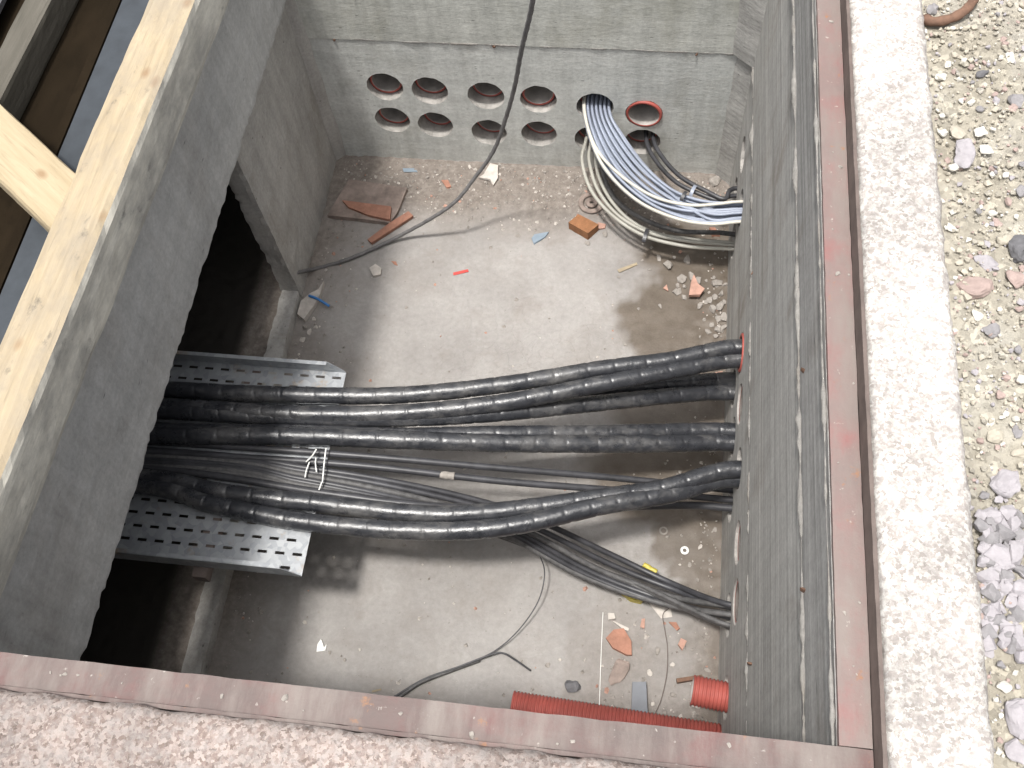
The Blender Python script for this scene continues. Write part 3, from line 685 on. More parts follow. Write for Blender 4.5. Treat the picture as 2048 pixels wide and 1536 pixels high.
heavy([A3(-2.4, .88, zt), (330, 822, zt), (620, 836, zt - .01), (820, 836, -1.10), (1000, 826, -1.13), (1200, 806, -1.2), (1360, 790, -1.27), A3(-.02, 1.222, -1.308), A3(.12, 1.22, -1.31)],
      'third heavy black cable, passing beneath the second to a lower opening', G1, seed=3)
heavy([A3(-2.4, .89, zt - .01), (620, 832, zt - .012), (820, 826, -1.13), (1050, 800, -1.2), (1250, 775, -1.26), A3(-.02, 1.262, -1.30), A3(.12, 1.262, -1.30)],
      'dusty heavy cable half hidden beneath the second cable, left of lower opening', G1, seed=4)
heavy([A3(-2.4, .80, zt), (300, 870, zt), (600, 872, zt), (800, 880, -1.09), (1000, 886, -1.14), (1200, 888, -1.21), (1360, 887, -1.27), A3(-.02, 1.045, -1.295), A3(.12, 1.045, -1.295)],
      'heavy black cable with clear ring creases, front one of the middle pair', G1, r=.0268, seed=5, pitch=.08)
heavy([A3(-2.4, .84, zt), (300, 860, zt - .012), (600, 866, zt - .012), (800, 872, -1.115), (1000, 868, -1.15), (1200, 866, -1.22), (1360, 862, -1.28), A3(-.02, 1.085, -1.297), A3(.12, 1.085, -1.297)],
      'heavy black cable partly hidden, rear one of the middle pair', G1, seed=6)
heavy([A3(-2.4, .66, zt), (280, 955, zt), (450, 985, zt), (620, 1005, zt), (850, 1028, -1.085), (1000, 1022, -1.09), (1200, 995, -1.11), (1330, 975, -1.125), A3(-.03, .885, -1.13), A3(.12, .885, -1.135)],
      'shiny heavy black cable, upper one of the sagging nearest pair', G1, seed=7)
heavy([A3(-2.4, .62, zt), (270, 970, zt), (430, 1010, zt), (620, 1045, zt), (850, 1062, -1.08), (1020, 1052, -1.085), (1200, 1012, -1.10), (1340, 988, -1.13), A3(-.03, .872, -1.163), A3(.12, .87, -1.165)],
      'heavy black cable nearest the viewer, lower one of the sagging pair', G1, r=.0262, seed=8)
def thin(pts, r, mat, label, grp, name='power_cable', step=.012, sides=10):
    return tag(tube(name, cpath(pts), r, mat, None, sides, step), label, 'cable', grp)
G2 = 'thin dark cables on the tray'
thin([A3(-2.4, .78, ZT + .009), (330, 885, ZT + .01), (600, 903, ZT + .012), (760, 915, -1.10), (1000, 936, -1.16), (1200, 953, -1.23), (1350, 968, -1.28), A3(-.02, .90, -1.315), A3(.12, .90, -1.32)],
     .0102, M['cable_thin'], 'straight thin dark cable, upper of two below the middle heavy pair', G2)
thin([A3(-2.4, .76, ZT + .009), (330, 905, ZT + .01), (600, 922, ZT + .012), (760, 935, -1.10), (1000, 962, -1.16), (1200, 978, -1.23), (1350, 990, -1.29), A3(-.02, .875, -1.33), A3(.12, .875, -1.335)],
     .0102, M['cable_thin'], 'straight thin dark cable, lower of two, with a pale tape patch', G2)
thin([A3(-2.4, .70, ZT + .009), (330, 940, ZT + .01), (640, 985, ZT + .012), (860, 1012, -1.12), (1100, 1018, -1.2), (1300, 1012, -1.29), A3(-.1, .845, -1.325), A3(-.01, .85, -1.335), A3(.12, .85, -1.34)],
     .0115, M['cable_thin'], 'single thin black cable emerging below the nearest heavy pair', G2)
# fan of thin cables from the tray down to the low opening
FAN = [((600, 934), (760, 958), (930, 994), (1060, 1034), (1220, 1108), (1340, 1165), 1.0, 'thin'), ((600, 941), (760, 968), (930, 1006), (1050, 1046), (1220, 1128), (1345, 1178), .8, 'thin'),
       ((600, 949), (760, 979), (900, 1012), (1040, 1056), (1200, 1140), (1340, 1192), .6, 'dusty'), ((600, 957), (750, 986), (890, 1018), (1020, 1056), (1180, 1143), (1330, 1200), .4, 'thin'),
       ((600, 963), (740, 990), (880, 1021), (1005, 1058), (1170, 1148), (1330, 1208), .2, 'thin'), ((600, 970), (735, 995), (870, 1024), (990, 1058), (1160, 1150), (1320, 1206), .0, 'dusty'),
       ((600, 976), (730, 1000), (860, 1030), (985, 1064), (1150, 1128), (1290, 1180), -.3, 'dusty'), ((600, 982), (725, 1005), (855, 1034), (975, 1064), (1130, 1120), (1270, 1166), -.6, 'dusty')]
FD = ['thin dark cable, uppermost strand of the fan running to the low opening', 'thin dark cable in the fan, second from the top', 'dusty thin cable in the fan, third from the top', 'thin dark cable in the middle of the fan, under the yellow tag',
      'thin dark cable in the fan, just below its middle', 'dusty thin cable in the fan, third from the bottom', 'dusty thin cable in the fan, second from the bottom', 'dusty thin cable, lowest strand of the fan above the yellow wrapper']
for i, f in enumerate(FAN):
    zs = [ZT + .008, -1.125, -1.20, -1.28, -1.40, -1.42]; pts = [A3(-2.3, .765 - i * .016, ZT + .008), pz(420, 908 + i * 6, ZT + .008)] + [(u, v, z) for (u, v), z in zip(f[:6], zs)]
    a = i / 7; y = .55 - .06 * a + .008 * (i % 3); z = -1.30 - .03 * ((i * 3) % 5) / 4 - .012 * a
    pts += [A3(-.012, y, z), A3(.12, y, z)]
    thin(pts, .0088 if i < 6 else .0075, M['cable_thin'] if f[7] == 'thin' else M['cable_dusty'], FD[i], 'fan of thin dark cables')
# tape patch, tags on the cables
def blobtape(name, u, v, z, du, dv, mat, label, cat, r=.009):
    a, b_ = pz(u - du, v - dv, z), pz(u + du, v + dv, z); o = tube(name, [a, (a + b_) / 2, b_], r, mat, None, 12, .004, lambda s, th: 1 + .12 * np.sin(s * 260 + th * 2)); return tag(o, label, cat)
blobtape('tape_wrap', 895, 951, -1.128, 14, 1.5, M['rubble'], 'pale tape wrapped round the lower straight thin cable', 'tape', .0112)
blobtape('cable_tag', 1300, 1137, -1.44, 13, 8, M['yellow'], 'small yellow tape tag on the upper strand of the cable fan', 'tag', .0085)
# white cable ties
def tie(name, pts, label):
    P = [pz(u, v, z) for u, v, z in pts]; p = spline(P, .004); V, F, uv = tube_data(p, .0021, 8); o = mk(name, V, F, M['white_plastic'], None, True); return tag(o, label, 'cable tie', 'white cable tie tails on the cables')
zt2 = ZT + .028
tie('cable_tie', [(652, 896, zt2 + .02), (648, 930, zt2 + .01), (645, 962, zt2), (643, 966, zt2), (638, 980, zt2)], 'longest white cable tie tail, bent at its lower end')
tie('cable_tie', [(633, 898, zt2 + .02), (624, 912, zt2 + .01), (612, 924, zt2)], 'white cable tie tail slanting, topmost and leftward')
tie('cable_tie', [(619, 924, zt2), (613, 940, zt2), (610, 955, zt2)], 'curved white cable tie tail, leftmost one')
tie('cable_tie', [(632, 915, zt2), (631, 928, zt2), (633, 944, zt2)], 'shortest white cable tie tail, between the other two')

# ------------------------------------------------------------------ grey bundle from end wall to side wall
A_ = [(1166, 218), (1184, 292), (1216, 350), (1276, 405), (1350, 438), (1420, 449), (1480, 444)]      # near edge of the bundle
B_ = [(1222, 208), (1246, 270), (1292, 332), (1342, 377), (1392, 397), (1440, 403), (1482, 402)]      # far edge
ZA = [-1.215, -1.24, -1.25, -1.25, -1.24, -1.225, -1.215]
NB = 26
for i in range(NB + 2):
    white = i >= NB
    f = (i + .5) / NB if not white else (.04 if i == NB else .45)
    f2 = f if white else min(.98, max(.02, f + random.uniform(-.09, .09))); f3 = (.02 if i == NB else .93) if white else min(.97, max(.05, random.uniform(-.12, .12) + (f if random.random() < .7 else 1 - f)))
    layer = (i * 5) % 4; P = []
    for k in range(7):
        g = [f, f, f * .6 + f2 * .4, f2, f2 * .6 + f3 * .4, f3, f3][k]
        if white and i == NB + 1: g = [.02, .08, .25, .45, .68, .9, .97][k]
        u = A_[k][0] * (1 - g) + B_[k][0] * g; v = A_[k][1] * (1 - g) + B_[k][1] * g; z = ZA[k] + (.013 if white else .012 * (1.0 - layer * .9) - .006)
        P.append(pz(u, v, z))
    a, e = P[0], P[-1]; P[0] = np.array([a[0], L - .002, a[2]]); P.insert(0, np.array([a[0] + .004, L + .14, a[2] - .004])); P[-1] = np.array([.002, e[1], e[2]]); P.append(np.array([.13, 1.86 + (e[1] - 1.86) * .8, -1.215 + (e[2] + 1.215) * .8]))
    lab = ('off-white cable along the near edge of the grey bundle' if i == NB else 'off-white cable crossing over the top of the grey bundle') if white else 'thin blue-grey cable in the bundle curving from the end wall to the side wall'
    thin(P, .0057 if white else .0052, M['cable_white'] if white else M['cable_grey'], lab, 'off-white cables with the grey bundle' if white else 'grey cables in the curved bundle', name='data_cable', step=.02, sides=8)
def clip(name, P, r, mat, label):
    o = tube(name, P, r, mat, None, 14, .004); return tag(o, label, 'cable tie')
def strap(u0, v0, u1, v1, z, wd, mat, label):
    a, b_ = pz(u0, v0, z), pz(u1, v1, z); d = b_ - a; ln = np.linalg.norm(d); d /= ln; s = np.cross(d, [0, 0, 1]); V = []; n = 12
    for i in range(n + 1):
        t_ = i / n; c = a + d * ln * t_ + np.array([0, 0, .014 * math.sin(math.pi * t_) ** .6]); 
        for q in (-wd / 2, wd / 2):
            for h in (0, .0016): V.append(c + s * q + np.array([0, 0, h]))
    F = []
    for i in range(n):
        for (p, q) in ((0, 1), (1, 3), (3, 2), (2, 0)): F.append((i * 4 + p, i * 4 + q, i * 4 + 4 + q, i * 4 + 4 + p))
    return tag(mk('cable_tie', V, F, mat, None, False), label, 'cable tie')
strap(1374, 384, 1362, 402, -1.232, .012, M['cable_thin'], 'black cable tie across the grey bundle')
GB = 'beige cables below the grey bundle'
bz = -1.395
thin([A3(-.55, L + .14, -1.40), A3(-.548, L, -1.375), (1164, 320, -1.385), (1182, 380, bz), (1226, 432, bz), (1290, 472, -1.40), (1370, 492, -1.40), A3(-.03, 1.835, -1.402), A3(.12, 1.84, -1.40)], .0066, M['cable_beige'], 'beige cable sagging lowest to the left, nearest of the beige cables', GB)
thin([A3(-.535, L + .14, -1.40), A3(-.53, L, -1.385), (1178, 320, -1.395), (1196, 380, -1.40), (1238, 432, -1.402), (1300, 466, -1.405), (1375, 482, -1.405), A3(-.03, 1.855, -1.405), A3(.12, 1.85, -1.40)], .0064, M['cable_beige'], 'beige cable beside the lowest beige one, slightly nearer the end wall', GB)
thin([A3(-.51, L + .14, -1.40), A3(-.505, L, -1.385), (1192, 330, -1.40), (1212, 385, -1.41), (1252, 434, -1.415), (1310, 466, -1.415), (1380, 478, -1.41), A3(-.03, 1.865, -1.405), A3(.12, 1.86, -1.40)], .0064, M['cable_beige'], 'beige cable inside the lower group, farthest from the viewer', GB)
thin([A3(-.495, L + .14, -1.40), A3(-.49, L, -1.39), (1206, 345, -1.40), (1232, 400, -1.40), (1290, 440, -1.40), (1360, 462, -1.395), A3(-.03, 1.885, -1.38), A3(.12, 1.87, -1.39)], .0088, M['cable_dusty'], 'dark grey cable shadowed under the grey bundle', GB)
strap(1296, 458, 1287, 484, -1.395, .013, M['cable_thin'], 'black cable tie around the beige cables')
GD = 'dark cables from the lower sixth opening'
thin([A3(-.33, L + .14, -1.37), A3(-.325, L, -1.365), (1312, 322, -1.36), (1352, 364, -1.35), (1402, 389, -1.35), (1440, 401, -1.35), A3(-.01, 2.03, -1.355), A3(.12, 2.04, -1.36)], .0082, M['cable_thin'], 'dark cable from the lower sixth opening, nearer one of the two', GD)
thin([A3(-.305, L + .14, -1.365), A3(-.30, L, -1.355), (1326, 316, -1.35), (1362, 354, -1.34), (1412, 382, -1.335), (1450, 398, -1.335), A3(-.01, 2.05, -1.34), A3(.12, 2.05, -1.35)], .0082, M['cable_thin'], 'dark cable from the lower sixth opening, farther one of the two', GD)
strap(1392, 372, 1381, 392, -1.335, .012, M['cable_grey'], 'grey cable tie joining the two dark cables')
# hanging cable and floor wires
P = [py(1072, -250, 1.35), py(1068, -60, 1.65), py(1064, 10, 1.74), py(1043, 100, 1.83), py(1030, 170, 1.89), py(1012, 235, 1.93), py(988, 300, 1.95), py(952, 352, 1.94), py(900, 412, 1.90), fl(800, 482) + [0, 0, .03], fl(700, 521) + [0, 0, .012], fl(630, 540) + [0, 0, .008], px(590, 546, -1.545), px(574, 549, -1.60)]
tag(tube('hanging_cable', P, .0068, M['hang'], None, 10, .006, lambda s, th: 1 + .06 * np.sin(s * 120 + th)),
    'dusty grey cable hanging down from above and trailing across the floor', 'cable')
tag(tube('black_wire', [fl(1040, 1075) + [0, 0, .02], fl(1066, 1100) + [0, 0, .05], fl(1085, 1135) + [0, 0, .08], fl(1091, 1168) + [0, 0, .09], fl(1078, 1215) + [0, 0, .07], fl(1040, 1265) + [0, 0, .04], fl(990, 1305) + [0, 0, .02], fl(930, 1330) + [0, 0, .012], fl(860, 1356) + [0, 0, .01], fl(800, 1392) + [0, 0, .01]], .0019, M['cable_thin'], None, 8, .008),
    'fine black wire arching in a loop over the pit floor', 'wire')
tag(tube('loose_cable', [fl(1062, 1342) + [0, 0, .004], fl(1030, 1322) + [0, 0, .02], fl(1008, 1311) + [0, 0, .03], fl(985, 1313) + [0, 0, .03], fl(920, 1336) + [0, 0, .02], fl(850, 1360) + [0, 0, .015], fl(785, 1398) + [0, 0, .012]], np.concatenate([np.linspace(.0018, .0034, 10)] * 1)[0] * 1.6, M['cable_thin'], None, 8, .006),
    'short bent black cable end beside the near frame', 'cable')
tag(tube('loose_cable', [fl(960, 1322) + [0, 0, .012], fl(900, 1344) + [0, 0, .012], fl(840, 1368) + [0, 0, .012], fl(790, 1402) + [0, 0, .01]], .0055, M['cable_dusty'], None, 8, .006), 'thicker dark cable lying under the black wire by the near frame', 'cable')
tag(tube('dark_wire', [fl(1337, 1218) + [0, 0, .006], fl(1325, 1232) + [0, 0, .012], fl(1330, 1265) + [0, 0, .008], fl(1335, 1300) + [0, 0, .006], fl(1333, 1350) + [0, 0, .006], fl(1322, 1400) + [0, 0, .006], fl(1308, 1432) + [0, 0, .006]], .0013, M['steel_dark'], None, 6, .008), 'thin dark wire on the floor beside the grey bar', 'wire')
tag(tube('white_string', [fl(1206, 1225) + [0, 0, .003], fl(1203, 1290) + [0, 0, .004], fl(1201, 1345) + [0, 0, .003], fl(1198, 1430) + [0, 0, .003]], .0012, M['white_plastic'], None, 6, .008), 'pale thin string lying straight on the floor near the red pipe', 'string')
tag(tube('rope', [pz(1850, 36, .032), pz(1862, 43, .036), pz(1888, 41, .04), pz(1915, 31, .042), pz(1936, 15, .042), pz(1950, -8, .038), pz(1952, -40, .03)], .0095, M['rust'], None, 10, .006, lambda s, th: 1 + .08 * np.sin(s * 200)), 'rusty curved bar half buried in the dirt beside the kerb', 'iron bar')

# ------------------------------------------------------------------ debris on the pit floor
def flat(name, pix, h, mat, label, cat, lift=.001, jit=.002, grp=None, z=None):
    P = [(pz(u, v, z) if z is not None else fl(u, v)) + [0, 0, lift] for u, v in pix]; V, F = prism(P, h, jit); return tag(mk(name, V, F, mat, None, False), label, cat, grp)
flat('stone_slab', [(656, 437), (700, 364), (760, 374), (816, 382), (796, 430), (782, 452), (720, 444)], .018, M['slab'], 'dirty broken slab under the orange shards in the far left corner', 'slab')
flat('tile_shard', [(688, 411), (730, 416), (785, 424), (783, 450), (740, 440), (700, 424)], .014, M['orange'], 'orange tile shard lying on the dirty slab', 'tile shard', .02)
flat('tile_shard', [(737, 484), (745, 491), (827, 437), (818, 428), (780, 452)], .014, M['orange'], 'slim orange tile shard leaning off the slab edge', 'tile shard', .004)
flat('stone_chip', [(741, 540), (752, 532), (764, 540), (762, 552), (748, 555)], .012, M['chalk'], 'pale six-sided stone chip on the left part of the floor', 'stone')
flat('plaster_lump', [(598, 635), (604, 610), (622, 595), (640, 586), (650, 570), (642, 598), (630, 618), (612, 645)], .025, M['chalk'], 'white plaster lump near the pier with a blue strip across it', 'plaster')
o = tube('blue_strip', [fl(622, 600) + [0, 0, .03], fl(640, 607) + [0, 0, .03], fl(661, 618) + [0, 0, .02]], .005, M['blue'], None, 8, .006); tag(o, 'bright blue plastic strip lying on the plaster lump', 'plastic strip')
flat('tile_shard', [(968, 352), (980, 330), (996, 334), (995, 360), (986, 374), (980, 362), (958, 358)], .01, M['chalk'], 'pale angular tile shard at the foot of the end wall', 'tile shard')
flat('plastic_shard', [(806, 338), (832, 338), (836, 345), (808, 345)], .004, M['blue_grey'], 'blue-grey plastic sliver at the foot of the end wall', 'plastic shard')
flat('plastic_shard', [(1063, 478), (1070, 470), (1098, 465), (1090, 476), (1068, 490)], .006, M['blue_grey'], 'blue-grey plastic shard in the middle of the floor', 'plastic shard')
flat('tile_shard', [(883, 362), (896, 362), (902, 376), (894, 378)], .008, M['orange'], 'small orange chip near the end wall left of the hanging cable', 'tile shard')
flat('plastic_shard', [(906, 546), (936, 540), (938, 544), (908, 551)], .003, M['redplastic'], 'red plastic sliver on the bright middle floor', 'plastic shard')
flat('tile_shard', [(783, 523), (792, 524), (796, 532), (790, 530)], .004, M['orange'], 'tiny orange chip on the left floor below the hanging cable', 'tile shard')
flat('tile_shard', [(1376, 600), (1380, 572), (1386, 560), (1394, 578), (1406, 588), (1398, 600)], .016, M['pinkbrick'], 'salmon tile shard on the grey rubble by the side wall', 'tile shard', .02)
flat('tile_shard', [(1326, 578), (1334, 572), (1337, 584)], .008, M['pinkbrick'], 'small salmon chip on the wet patch', 'tile shard')
flat('tile_shard', [(1418, 458), (1430, 458), (1440, 474), (1424, 474)], .01, M['orange'], 'orange chip between the grey bundle and the beige cables', 'tile shard')
flat('tile_shard', [(1196, 448), (1212, 450), (1210, 458), (1196, 460)], .008, M['pinkbrick'], 'small salmon chip beside the brown brick', 'tile shard')
flat('tile_shard', [(1420, 750), (1445, 745), (1446, 753), (1424, 757)], .012, M['pinkbrick'], 'salmon chip between the heavy black cables at the side wall', 'tile shard')
flat('tile_shard', [(1212, 1278), (1228, 1262), (1248, 1260), (1262, 1285), (1264, 1312), (1252, 1312), (1225, 1298)], .014, M['orange'], 'large orange tile shard on the near floor', 'tile shard')
flat('tile_shard', [(1355, 1290), (1362, 1278), (1372, 1284), (1364, 1302)], .014, M['pinkbrick'], 'small pink brick chip on the near floor beside the dark wire', 'tile shard')
flat('tile_shard', [(1338, 1246), (1352, 1246), (1360, 1258), (1354, 1262)], .008, M['orange'], 'orange chip just below the cable fan', 'tile shard')
flat('tile_shard', [(1284, 1240), (1290, 1238), (1288, 1258), (1280, 1254)], .008, M['pinkbrick'], 'pale pink chip above the large orange shard', 'tile shard')
flat('mortar_stick', [(1224, 1243), (1232, 1244), (1258, 1258), (1256, 1263), (1244, 1258)], .008, M['chalk'], 'thin pale mortar stick above the large orange shard', 'mortar')
flat('stone_chip', [(1215, 1227), (1227, 1227), (1230, 1240), (1217, 1241)], .012, M['chalk'], 'square white chip on the near floor', 'stone')
flat('paper_scrap', [(1285, 1192), (1310, 1198), (1340, 1215), (1344, 1234), (1322, 1236), (1302, 1212)], .003, M['chalk'], 'grey paper scrap under the lower side of the cable fan', 'paper')
flat('yellow_wrapper', [(1241, 1188), (1250, 1183), (1290, 1197), (1282, 1209), (1260, 1204)], .03, M['yellow'], 'crumpled yellow wrapper beside the lowest strand of the fan', 'wrapper')
flat('wood_splinter', [(745, 1381), (762, 1377), (763, 1380), (745, 1385)], .004, M['pine'], 'pale wood splinter next to the near frame', 'splinter')
flat('wood_splinter', [(1235, 541), (1272, 527), (1274, 531), (1238, 546)], .004, M['pine'], 'pale wood splinter at the edge of the wet patch', 'splinter')
flat('foil_scrap', [(636, 1290), (644, 1278), (650, 1296), (655, 1290), (652, 1302), (634, 1304)], .006, M['white_plastic'], 'crumpled white foil scrap on the left near floor', 'foil')
# bricks, bar, ring, disc, bracket
P = [fl(u, v) for u, v in [(1138, 458), (1176, 480), (1196, 462), (1158, 441)]]; V, F = prism(P, .042, .002); tag(mk('brick_piece', V, F, M['brick'], None, False), 'brown brick piece standing alone on the far floor', 'brick')
P = [fl(u, v) for u, v in [(1262, 1432), (1294, 1432), (1291, 1368), (1264, 1368)]]; V, F = prism(P, .035, .0005); tag(mk('metal_bar', V, F, M['bar'], None, False), 'blue-grey square bar behind the long red pipe', 'bar')
P = [fl(u, v) for u, v in [(1352, 1360), (1402, 1352), (1408, 1366), (1398, 1366), (1394, 1361), (1354, 1368)]]; V, F = prism(P, .02, .001); tag(mk('rusty_bracket', V, F, M['rust'], None, False), 'rusty angle bracket above the short red stub', 'bracket')
def ring(name, c, R, r, mat, label, cat, flatn=1.0, sides=12):
    V = []; n = 36
    for i in range(n):
        a = 2 * math.pi * i / n
        for j in range(sides):
            b_ = 2 * math.pi * j / sides; V.append((c[0] + (R + r * math.cos(b_)) * math.cos(a), c[1] + (R + r * math.cos(b_)) * math.sin(a), c[2] + r * flatn * (1 + math.sin(b_))))
    F = [(i * sides + j, ((i + 1) % n) * sides + j, ((i + 1) % n) * sides + (j + 1) % sides, i * sides + (j + 1) % sides) for i in range(n) for j in range(sides)]
    return tag(mk(name, V, F, mat, None, True), label, cat)
ring('plastic_ring', fl(1369, 1102) + [0, 0, .002], .0097, .0042, M['white_plastic'], 'small white plastic ring on the wet floor', 'ring')
ring('faint_ring', fl(1327, 1062) + [0, 0, .001], .011, .003, M['rubble'], 'grey washer half sunk in mud above the white ring', 'washer', .6)
c0 = fl(1183, 408)
dsk = ring('round_cap', c0 + [0, 0, .001], .040, .010, M['slab'], 'dirty round pipe cap lying under the beige cables', 'pipe cap', .7)
o = ring('hub', c0 + [0, 0, .002], .014, .009, M['slab'], None, None, .7); o.parent = dsk; o.location = Vector(o['_o']) - Vector(dsk['_o'])

def rock(name, u, v, wpx, hpx, mat, label, cat, grp=None, z=None, sub=2, tall=.6):
    z = -D if z is None else z; c = pz(u, v, z); dist = np.linalg.norm(c - CAM); wx = wpx / FPX * dist; wy = hpx / FPX * dist * 1.1
    hh = min(wx, wy) * tall; V, F = rock_data((0, 0, 0), (wx, wy, hh), sub)
    V = V - V.mean(0); V = V + c + np.array([0, 0, hh * .30]); return tag(mk(name, V, F, mat, None, False), label, cat, grp)
rock('stone', 1238, 1340, 62, 34, M['slab'], 'rounded brown stone left of the grey bar', 'stone', tall=.4)
rock('stone', 1146, 1372, 38, 32, M['st_dark'], 'dark jagged stone above the long red pipe', 'stone', sub=1)
rock('stone', 1390, 1350 + 60, 22, 12, M['chalk'], 'pale pebble left below the short red stub', 'stone')
RUB = [(1318, 516, 16, 10), (1336, 533, 22, 20), (1374, 522, 26, 16), (1348, 515, 7, 7), (1362, 560, 22, 18), (1354, 572, 10, 9), (1368, 574, 10, 9), (1382, 552, 24, 10), (1394, 562, 16, 20), (1427, 556, 10, 8), (1432, 568, 24, 16), (1443, 588, 14, 14),
       (1420, 600, 18, 14), (1430, 596, 14, 12), (1412, 604, 10, 10), (1400, 612, 12, 16), (1424, 618, 24, 14), (1440, 615, 20, 24), (1446, 634, 16, 20), (1436, 640, 14, 14), (1354, 584, 24, 14), (1368, 595, 12, 10), (1320, 613, 8, 12), (1277, 618, 7, 6), (1424, 652, 12, 10),
       (1436, 660, 14, 14), (1447, 656, 12, 20), (1416, 664, 12, 14), (1432, 672, 12, 10), (1400, 674, 10, 7), (1450, 570, 8, 14), (1412, 562, 8, 6), (1432, 692, 12, 9), (1300, 540, 6, 6), (1284, 522, 6, 6), (1237, 555, 7, 7), (1250, 690, 7, 8), (1448, 605, 10, 12), (1408, 640, 8, 8), (1415, 690, 6, 6)]
for i, (u, v, a, b_) in enumerate(RUB):
    if i in (1, 2): rock('rubble_stone', u, v, a, b_, M['rubble'], ['', 'rounded grey rubble lump at the upper end of the rubble patch', 'three-cornered grey rubble piece under the beige cables'][i], 'rubble', 'rubble by the side wall', sub=0)
    else: rock('rubble_stone', u, v, a, b_, M['rubble'], 'small grey rubble piece in the patch at the foot of the side wall', 'rubble', 'rubble by the side wall', sub=0)
LOOSE = [(1030, 377, 5, 10), (910, 425, 9, 7), (1000, 330, 12, 7), (1045, 350, 8, 6), (870, 345, 10, 6), (1090, 345, 8, 7), (1260, 350, 26, 14), (1430, 365, 34, 22), (940, 335, 12, 7), (855, 355, 8, 6), (1210, 470, 20, 10), (1175, 488, 16, 10), (1095, 1330, 12, 10), (1060, 1390, 10, 8),
         (1315, 1300, 20, 10), (1290, 1370, 12, 8), (1305, 1410, 10, 10), (1225, 1395, 10, 8), (1255, 1305, 8, 8), (1120, 1320, 8, 8), (1345, 1330, 14, 10), (1385, 1300, 10, 8), (1400, 1320, 12, 8), (1410, 1280, 8, 6), (1415, 1340, 14, 12), (1300, 1345, 12, 14), (1345, 1390, 14, 10), (1360, 1440, 26, 14), (1330, 1425, 10, 8),
         (660, 1305, 8, 7), (690, 1320, 8, 8), (610, 1245, 10, 8), (720, 1300, 7, 6), (1165, 1290, 7, 6), (1380, 1130, 9, 12), (1400, 1095, 10, 14), (1430, 1060, 10, 12), (1420, 1140, 8, 8), (1395, 1160, 10, 8), (1405, 1205, 8, 10), (1360, 1130, 7, 6), (1000, 350, 8, 6), (620, 665, 18, 12), (605, 680, 14, 12), (628, 640, 12, 10), (592, 690, 10, 9), (632, 655, 10, 10), (610, 655, 14, 12)]
for u, v, a, b_ in LOOSE:
    far = v < 500; left = u < 760 and not far
    lab = 'small pale stone in the dust at the foot of the end wall' if far else 'small pale stone near the sill on the left floor' if left else 'small pale stone in the dirt beside the side wall on the near floor'
    rock('small_stone', u, v, a, b_, M['chalk'] if rng.random() < .5 else M['rubble'], lab, 'stone', 'small stones by the end wall' if far else 'small stones on the left floor' if left else 'small stones on the near floor', sub=1)
# countless grit
mb = MB(); n = 0
while n < 2600:
    x, y = random.uniform(-1.5, -.01), random.uniform(0, L - .02); i, j = int((x + 3) / .0125), int((y + .05) / .0125)
    if random.random() > dirt[i, j] ** 1.5 * 1.0 + .02: continue
    s = random.choice([.003, .004, .004, .005, .006, .008, .011]) * random.uniform(.7, 1.3); c = (x, y, -D + s * .2); k = []
    for a in range(5): th = a * 1.256 + random.uniform(-.4, .4); k.append((c[0] + s * math.cos(th) * random.uniform(.5, .8), c[1] + s * math.sin(th) * random.uniform(.5, .8), c[2] - s * .2))
    k.append((c[0] + random.uniform(-.2, .2) * s, c[1] + random.uniform(-.2, .2) * s, c[2] + s * random.uniform(.35, .6)))
    mb.add(k, [(a, (a + 1) % 5, 5) for a in range(5)], 0 if random.random() < .6 else (1 if random.random() < .8 else 2)); n += 1
tag(mb.build('floor_grit', [M['rubble'], M['chalk'], M['pinkbrick']]), 'fine grit scattered over the dirty floor edges', 'grit', kind='stuff')

